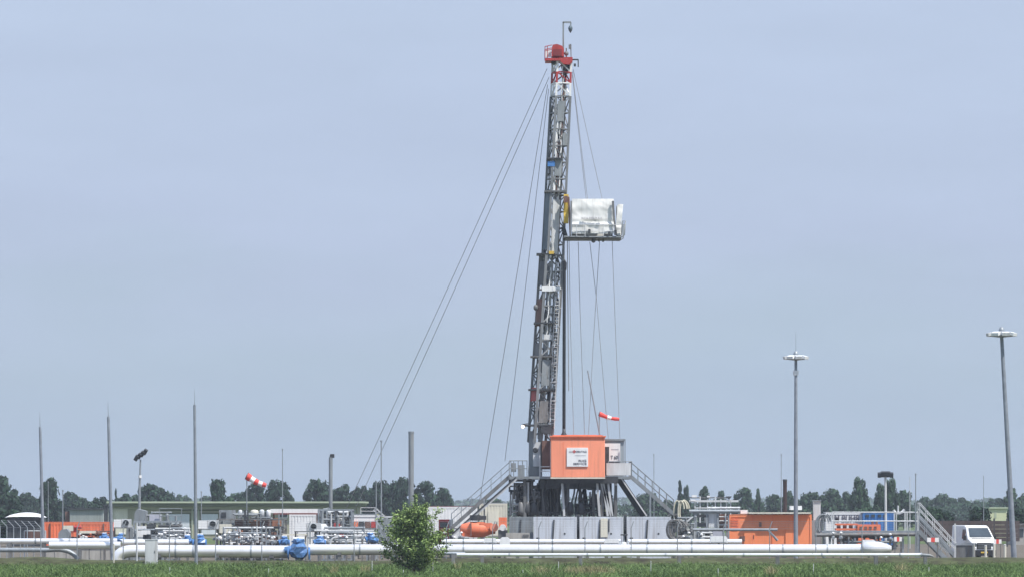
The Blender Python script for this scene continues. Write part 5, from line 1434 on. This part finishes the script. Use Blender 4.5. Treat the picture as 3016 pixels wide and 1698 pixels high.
# --- mast
def mast():
    base = P(1592, 1402, D)
    root = thing('drilling_mast', 'tall grey lattice drilling mast with red crown and white-sheeted platform', 'mast', base)
    th = R(20); rot = Matrix.Rotation(th, 3, 'Z')
    U = mat('mast_grey', (.20, .21, .22), .5, .15, .35, 1.2, .4)
    def corners(c, a): return [c + rot @ Vector((sx * a / 2, sy * a / 2, 0)) for sx, sy in ((-1, -1), (1, -1), (1, 1), (-1, 1))]
    def lattice(name, c0, c1, a0, a1, nb, m, leg=.17, br=.085, skip=()):
        ql, qb = MB(), MB()
        k0, k1 = corners(c0, a0), corners(c1, a1)
        for i in range(4): ql.bar(k0[i], k1[i], leg)
        each(ql, 'mast_leg', m, root)
        for j in range(nb):
            t0, t1 = j / nb, (j + 1) / nb
            A = [k0[i].lerp(k1[i], t0) for i in range(4)]; Bq = [k0[i].lerp(k1[i], t1) for i in range(4)]
            for i in range(4):
                n_ = (i + 1) % 4
                qb.bar(Bq[i], Bq[n_], br)
                if (i, j) in skip: continue
                if (j + i) % 2: qb.bar(A[i], Bq[n_], br)
                else: qb.bar(A[n_], Bq[i], br)
                if i in (0, 3) and j % 2: qb.bar(A[i], Bq[n_], br * .8) if (j + i) % 2 == 0 else qb.bar(A[n_], Bq[i], br * .8)
        qb.build('lattice_bracing', m, root)
    LB, LT = P(1591, 1300, D), P(1625, 752, D)
    UB, UT = P(1627, 770, D), P(1651, 285, D)
    TT = P(1655, 178, D)
    lattice('lower', LB, LT, 1.36, 1.30, 11, U, .20, .10)
    lattice('upper', UB, UT, 1.18, 1.12, 10, U, .18, .085)
    M1 = UT.lerp(TT, .36); M2 = UT.lerp(TT, .66)
    lattice('top_white', UT, M1, 1.10, 1.08, 1, white, .15, .09)
    lattice('top_red', M1, M2, 1.08, 1.07, 1, red, .15, .09)
    lattice('crown_white', M2, TT, 1.07, 1.05, 1, white, .15, .09)
    # base column below lower section
    q = MB()
    for px in (1563, 1590): q.bar(P(px, 1402, D - .4), P(px + 2, 1268, D - .4), .34, .3)
    q.bar(P(1562, 1402, D + 1), P(1568, 1290, D + .6), .3); q.pbox(1556, 1597, 1372, 1402, D - .7, 1.4); q.build('base_column', steel, root)
    q = MB(); q.pbox(1570, 1592, 1300, 1372, D - .8, .25); pl_ = q.build('base_plate', pale, root)
    q = MB(); c = P(1577, 1324, D - .83); q.lathe(c, [(.2, 0), (.2, -.03), (.12, -.03)], 14, 'Y'); q.build('pin_hole', dark, root)
    # inside: ram, pipes, hoses, plates
    def cen(py, k=0.0): 
        if py > 760: t = (1300 - py) / (1300 - 752); c = LB.lerp(LT, t)
        else: t = (770 - py) / (770 - 178); c = UB.lerp(TT, t)
        return c
    q = MB(); q.tube(cen(1290), cen(770), .2, .17, 12); q.build('hydraulic_ram', pale, root)
    q = MB(); q.tube(cen(765) + Vector((.05, .2, 0)), cen(300) + Vector((.05, .2, 0)), .12, .10, 10); q.build('hydraulic_ram', steel, root)
    r = random.Random(17)
    cols = [white, dark, white, black, pale, dark, white, midg, rust, dark, galv, black]
    for i in range(38):
        q = MB(); u = rot @ Vector((r.uniform(-.6, .6), r.choice((-.68, -.62, -.3, .2, .5)), 0))
        pa, pb = r.choice(((1290, 780), (1280, 980), (1100, 770), (1000, 790), (760, 310), (740, 420), (560, 200), (740, 520), (420, 190), (1240, 900)))
        pts = []; n = 14
        for k in range(n + 1):
            py = pa + (pb - pa) * k / n
            pts.append(cen(py) + u * (.82 if py < 760 else 1) + Vector((.05 * math.sin(k * 1.7 + i * 2), .02 * math.cos(k + i), 0)))
        q.path(pts, r.uniform(.03, .08), 6); q.build('service_line', cols[i % len(cols)], root)
    for py0, py1, side, m in ((560, 735, 0, mat('blue_grey_plate', (.085, .115, .14), .5, .1, .3, 1)), (640, 750, 1, pale), (395, 430, 2, steel), (470, 520, 1, steel), (300, 360, 1, steel), (1010, 1055, 0, midg), (1060, 1135, 1, steel), (880, 960, 0, rust), (770, 840, 0, dark), (590, 640, 1, pale), (1140, 1180, 0, red), (985, 1000, 1, pale), (1180, 1245, 1, midg)):
        q = MB(); c0, c1 = cen(py0), cen(py1); a = 1.2 if py0 < 760 else 1.36
        if side == 0: f = [rot @ Vector((-a / 2 - .02, -a / 2, 0)), rot @ Vector((-a / 2 - .02, a / 2, 0))]
        elif side == 1: f = [rot @ Vector((-a / 2 + .2, -a / 2 - .02, 0)), rot @ Vector((a * .12, -a / 2 - .02, 0))]
        else: f = [rot @ Vector((a * .1, -a / 2 - .02, 0)), rot @ Vector((a / 2 - .1, -a / 2 - .02, 0))]
        th_ = rot @ Vector((-.03, 0, 0) if side == 0 else (0, -.03, 0))
        vs = [c1 + f[0], c1 + f[1], c0 + f[1], c0 + f[0]]
        q.add(vs + [v + th_ for v in vs], [(0, 1, 2, 3), (7, 6, 5, 4), (0, 4, 5, 1), (1, 5, 6, 2), (2, 6, 7, 3), (3, 7, 4, 0)]); q.build('cover_plate', m, root)
    # collars and small platforms
    for py, px0, px1, m in ((750, 1580, 1634, dark), (850, 1590, 1652, white), (952, 1572, 1632, dark), (1050, 1562, 1628, midg), (1147, 1556, 1636, dark), (1252, 1546, 1630, dark), (566, 1603, 1668, midg), (470, 1610, 1656, dark)):
        q = MB(); q.box(Vector((X((px0 + px1) / 2, D), D - .1, Z(py, D))), ((px1 - px0) / 40, 1.7, .11)); 
        q.build('collar', m, root)
    q = MB(); q.pbox(1596, 1634, 843, 857, D - 1.0, .5); q.pbox(1628, 1650, 845, 856, D - 1.02, .4); q.build('guide_head', white, root)
    q = MB(); q.pbox(1617, 1632, 739, 748, D - 1.0, .3); q.build('yellow_guard', yellow, root)
    q = MB(); q.pbox(1594, 1627, 1255, 1275, D - 1.0, .9); q.build('winch_box', dark, root)
    q = MB(); q.ball(P(1578, 905, D - .7), .17, (1, 1, 1.3)); q.build('sheave', midg, root)
    q = MB(); q.pbox(1613, 1634, 475, 490, D - .85, .3); q.build('blue_fitting', blue2, root)
    # ladder along the right side of the lower section
    q = MB(); a0, a1 = P(1632, 1262, D - .6), P(1652, 770, D - .6); b0, b1 = a0 + Vector((-.34, -.1, 0)), a1 + Vector((-.34, -.1, 0))
    q.tube(a0, a1, .035, n=6); q.tube(b0, b1, .035, n=6)
    for i in range(44): q.tube(a0.lerp(a1, (i + .5) / 44), b0.lerp(b1, (i + .5) / 44), .022, n=5)
    for i in range(9):
        c = a0.lerp(a1, (i + .5) / 9); q.path([c, c + Vector((.12, -.3, 0)), c + Vector((-.2, -.5, 0)), c + Vector((-.4, -.2, 0))], .02, 5)
    q.build('ladder', pale, root)
    # crown
    cr_ = thing('crown_block', None, None, P(1650, 170, D) - base); cr_.parent = root
    q = MB(); q.prism([(X(1624, D), Z(170, D)), (X(1661, D), Z(170, D)), (X(1661, D), Z(150, D)), (X(1655, D), Z(139, D)), (X(1640, D), Z(134, D)), (X(1628, D), Z(136, D)), (X(1625, D), Z(146, D))], D - .9, D + .9); q.build('sheave_housing', red, cr_)
    q = MB(); q.prism([(X(1645, D), Z(172, D)), (X(1686, D), Z(172, D)), (X(1686, D), Z(184, D)), (X(1678, D), Z(193, D)), (X(1660, D), Z(193, D)), (X(1645, D), Z(180, D))], D - .85, D + .85); q.build('crown_beam', red, cr_)
    q = MB(); q.pbox(1606, 1652, 171, 178, D - 1.0, 2.0); q.build('crown_deck', red, cr_)
    q = MB(); q.pbox(1630, 1655, 145, 164, D - .94, .03); q.build('sheave_recess', mat('dark_red_paint', (.22, .03, .035), .6), cr_)
    q = MB(); q.lathe(P(1667, 198, D), [(.3, -.2), (.36, 0), (.3, .2)], 14, 'Y'); q.pbox(1624, 1645, 180, 188, D - .5, 1); q.build('sheave', dark, cr_)
    q = MB()
    for y in (D - 1, D + 1):
        for py in (142, 155): q.tube((X(1605, D), y, Z(py, D)), (X(1626, D), y, Z(py - 5, D)), .03, n=6)
        for px in (1605, 1612): q.tube((X(px, D), y, Z(175, D)), (X(px, D), y, Z(141, D)), .03, n=6)
    q.bar(P(1605, 142, D - 1), P(1605, 142, D + 1), .05); q.build('handrail', red, cr_)
    q = MB(); q.pbox(1606, 1623, 148, 168, D + .9, .04); q.build('rail_sheet', white, cr_)
    q = MB(); q.bar(P(1659, 150, D), P(1659, 66, D), .12); q.bar(P(1657, 66, D), P(1682, 66, D), .12); q.bar(P(1681, 66, D), P(1681, 76, D), .1); q.build('gin_pole', steel, cr_)
    q = MB(); q.lathe(P(1680, 97, D), [(.03, 0), (.13, .18), (.17, .34), (.12, .46), (.05, .55)], 10); q.build('hook', mat('blue_grey_plate', (.085, .115, .14)), cr_)
    q = MB(); q.bar(P(1668, 172, D), P(1668, 142, D), .1); q.bar(P(1682, 172, D), P(1681, 130, D), .07); q.box(P(1679, 138, D), (.2, .2, .32)); q.ball(P(1668, 158, D), .17); q.build('beacon', midg, cr_)
    q = MB(); q.bar(P(1684, 176, D - .3), P(1704, 176, D - .3), .1); q.bar(P(1703, 176, D - .3), P(1703, 198, D - .3), .08); q.box(P(1693, 192, D - .3), (.16, .2, .2)); q.build('side_bracket', dark, cr_)
    # racking platform
    pf = thing('racking_platform', None, None, P(1745, 702, D) - base); pf.parent = root
    q = MB(); z_ = Z(703, D)
    q.box(Vector(((X(1658, D) + X(1828, D)) / 2, D - .1, z_)), (X(1828, D) - X(1658, D), 3.4, .14))
    q.build('platform_deck', dark, pf)
    q = MB()
    for y in (D - 1.9, D + 1.7): q.path([Vector((X(1660, D), y, Z(702, D))), Vector((X(1826, D), y, Z(704, D))), Vector((X(1837, D), y, Z(697, D))), Vector((X(1840, D), y, Z(656, D))), Vector((X(1832, D), y, Z(656, D))), Vector((X(1829, D), y, Z(698, D)))], .055, 6)
    q.build('edge_rail', steel, pf)
    q = MB(); n = 18
    x0, x1, z0, z1 = X(1684, D), X(1806, D), Z(693, D), Z(591, D); yf = D - 1.75
    def sheet(x0, x1, z0, z1, yf, nx, nz, sd, slant=0):
        vs, fs = [], []
        for j in range(nz + 1):
            for i in range(nx + 1):
                u, v = i / nx, j / nz
                p = Vector((x0 + (x1 - x0) * u + slant * v, 0, z0 + (z1 - z0) * v))
                h = .10 * noise.noise(Vector((p.x * .9 + sd, p.z * 1.3, sd))) + .022 * noise.noise(Vector((p.x * 2.6 + p.z * 2.0, p.z * 2.4, sd + 3)))
                h += .05 * math.exp(-((v - .34) / .05) ** 2) - .05 * math.exp(-((v - .26) / .04) ** 2)
                vs.append((p.x, yf + h, p.z))
        for j in range(nz):
            for i in range(nx): o = j * (nx + 1) + i; fs.append((o, o + 1, o + nx + 2, o + nx + 1))
        return vs, fs
    vs, fs = sheet(x0, x1, z0, z1, yf, 40, 34, 1); q.add(vs, fs, True)
    q.box(((x0 + x1) / 2, D + 1.5, (z0 + z1) / 2), (x1 - x0, .08, z1 - z0)); q.box((x0 + .04, D - .1, (z0 + z1) / 2), (.06, 3.1, z1 - z0 - .1)); q.box(((x0 + x1) / 2, D - .1, z1 - .05), (x1 - x0 - .1, 3.1, .04)); q.build('windwall_sheet', tarp, pf)
    q = MB(); vs, fs = sheet(X(1810, D), X(1826, D), Z(698, D), Z(606, D), D - 1.5, 8, 22, 7, .2); q.add(vs, fs, True)
    q.box((X(1822, D), D + .1, Z(652, D)), (.3, 2.8, 2.2)); q.build('end_sheet', tarp, pf)
    q = MB(); q.bar(P(1805, 592, D - 1.95), P(1808, 640, D - 1.95), .16, .1); q.bar(P(1808, 640, D - 1.95), P(1815, 692, D - 1.95), .14, .1); q.bar(P(1682, 592, D - 1.95), P(1680, 692, D - 1.95), .09, .1); q.build('frame_post', midg, pf)
    q = MB()
    for px in (1698, 1723, 1777): q.tube(P(px, 697, D - 1.98), P(px, 660, D - 1.98), .03, n=6)
    q.tube(P(1684, 661, D - 1.98), P(1828, 662, D - 1.98), .03, n=6); q.tube(P(1684, 680, D - 1.98), P(1828, 681, D - 1.98), .025, n=6); q.build('handrail', pale, pf)
    for px, py, w_, h_ in ((1736, 681, 7, 12), (1794, 686, 7, 8), (1813, 685, 8, 14)):
        q = MB(); q.pbox(px - w_ / 2, px + w_ / 2, py - h_ / 2, py + h_ / 2, D - 2.05, .2); q.build('work_light', dark, pf)
    lettering('KCA DEUTAG', 1.5, .17, P(1743, 643, D - 1.92), inkpale, pf, 'lettering', .06)
    q = MB(); vs, fs = sheet(X(1660, D), X(1674, D), Z(660, D), Z(576, D), D - 1.2, 6, 16, 4); q.add(vs, fs, True); q.pbox(1660, 1673, 580, 658, D - 1.1, .3); q.build('yellow_sheet', yellow, pf)
    q = MB(); q.pbox(1661, 1672, 577, 597, D - 1.42, .06); q.bar(P(1675, 580, D - 1.2), P(1680, 700, D - 1.2), .12); q.build('bracket', rust, pf)
    q = MB(); q.bar(P(1658, 668, D - 1), P(1668, 702, D - 1), .3); q.build('knee_brace', black, pf)
    q = MB()
    for px, rr in ((1748, .16), (1764, .08), (1776, .1)): q.lathe(P(px, 709, D - 1), [(rr, -.1), (rr, .1)], 10, 'Y')
    q.build('sheave', midg, pf)
    return root
mast()

root = thing('drill_string', 'straight black pipe hanging beside the mast from platform to cabin roof', 'pipe', P(1661, 1281, D - 1.4))
q = MB(); q.tube(P(1661, 1262, D - 1.4), P(1662, 770, D - 1.4), .12, .12, 12); q.build('pipe_body', black, root)
q = MB(); q.lathe(P(1661, 1282, D - 1.4), [(.22, 0), (.22, .08), (.13, .25), (.12, .5)], 12); q.build('foot_joint', dark, root)
q = MB(); q.path([P(1660, 775, D - 1.4), P(1664, 768, D - 1.4), P(1665, 775, D - 1.4), P(1664, 795, D - 1.4)], .12, 10); q.build('top_elbow', black, root)
q = MB(); q.tube(P(1661, 770, D - 1.4), P(1661, 706, D - 1.4), .055, n=8); q.build('upper_line', midg, root)

root = thing('floodlight', 'small lit floodlight on an arm at the left foot of the mast', 'light', P(1548, 1250, D - .6))
q = MB(); q.box(P(1541, 1253, D - .8), (.22, .24, .26), rot=Matrix.Rotation(.5, 3, 'Y')); q.build('lamp_housing', dark, root)
q = MB(); q.ball(P(1540, 1255, D - .95), .11); q.build('lamp_glass', lampm, root)
q = MB(); q.bar(P(1542, 1248, D - .7), P(1558, 1246, D - .6), .07); q.build('arm', dark, root)

wirem = mat('steel_wire_rope', (.29, .30, .33), .5, .3, .2, 3)
def wire(pts, label, r_=.022):
    root = bpy.data.objects
    q = MB(); pts = [Vector(p) for p in pts]
    full = []
    for a, b in zip(pts, pts[1:]):
        n = 10; sag = (b - a).length * .004
        for i in range(n): t = i / n; full.append(a.lerp(b, t) - Vector((0, 0, sag * math.sin(math.pi * t))))
    full.append(pts[-1]); q.path(full, r_, 5)
    tag(q.build('guy_wire', wirem), label, 'wire', 'wires of the mast')
wire([P(1611, 203, D + .3), P(958, 1628, 330)], 'outermost long guy wire sloping down left from the mast crown')
wire([P(1617, 228, D + .1), P(985, 1630, 325)], 'inner long guy wire sloping down left, close beside the outermost one')
wire([P(1613, 250, D + .6), P(1388, 1620, 322)], 'steep guy wire on the left ending on the upper half of the left rig stairs')
wire([P(1616, 262, D), P(1487, 1356, D + 1)], 'steepest left guy wire ending at the left drill floor rail')
wire([P(1686, 212, D), P(1731, 590, D - 1)], 'right guy wire from the crown to the middle of the white-sheeted platform')
wire([P(1688, 205, D), P(1775, 592, D - 1)], 'outer right guy wire from the crown to the right part of the white-sheeted platform')
wire([P(1686, 222, D + .5), P(1727, 591, D + 1)], 'right guy wire hidden close behind the one reaching the platform middle')
wire([P(1676, 706, D), P(1680, 950, D), P(1690, 1288, D - 1)], 'wire below the platform nearest to the black pipe')
wire([P(1703, 712, D), P(1708, 900, D), P(1717, 1145, D), P(1722, 1288, D - .5)], 'second wire below the platform counted from the black pipe')
wire([P(1737, 712, D), P(1757, 880, D), P(1801, 1400, D - 1)], 'wire below the platform that slants right behind the second windsock')
wire([P(1766, 712, D), P(1748, 1000, D), P(1733, 1285, D - 1)], 'wire below the platform that slants left and crosses its neighbour')
wire([P(1803, 706, D), P(1812, 950, D), P(1826, 1292, D - 1)], 'rightmost wire from the platform down to the grey signed box')
wire([P(1731, 1090, D - .5), P(1767, 1283, D - 1)], 'short dark slanting line above the right part of the orange cabin roof', .05)
wire([P(1671, 706, D + .5), P(1675, 1150, D + .5)], 'hanging line just right of the black pipe ending in mid air', .03)
windsock(1765, 1217, 1824, 1233, .165, .11, D - 1.5, 1214, Z(1284, D), 'small windsock, red with pale bands, above the right end of the orange cabin', [sockred, sockred, sockwhite, sockred, sockred])

# ------------------------------------------------------------------ haze
q = MB(); q.box((0, 1500, 21.5), (2200, 3500, 46))
hz = q.build('haze', None) if False else None
me = bpy.data.meshes.new('haze'); me.from_pydata([tuple(v) for v in q.v], [], q.f)
hm_ = bpy.data.materials.new('pale_air'); hm_.use_nodes = True
n = hm_.node_tree; n.nodes.clear()
o_ = n.nodes.new('ShaderNodeOutputMaterial'); pv = n.nodes.new('ShaderNodeVolumePrincipled')
pv.inputs['Color'].default_value = (0.80, 0.88, 1.0, 1); pv.inputs['Density'].default_value = 0.00018
pv.inputs['Anisotropy'].default_value = 0.1
n.links.new(pv.outputs[0], o_.inputs['Volume'])
me.materials.append(hm_)
hz = bpy.data.objects.new('haze', me); COL.objects.link(hz); hz['kind'] = 'stuff'
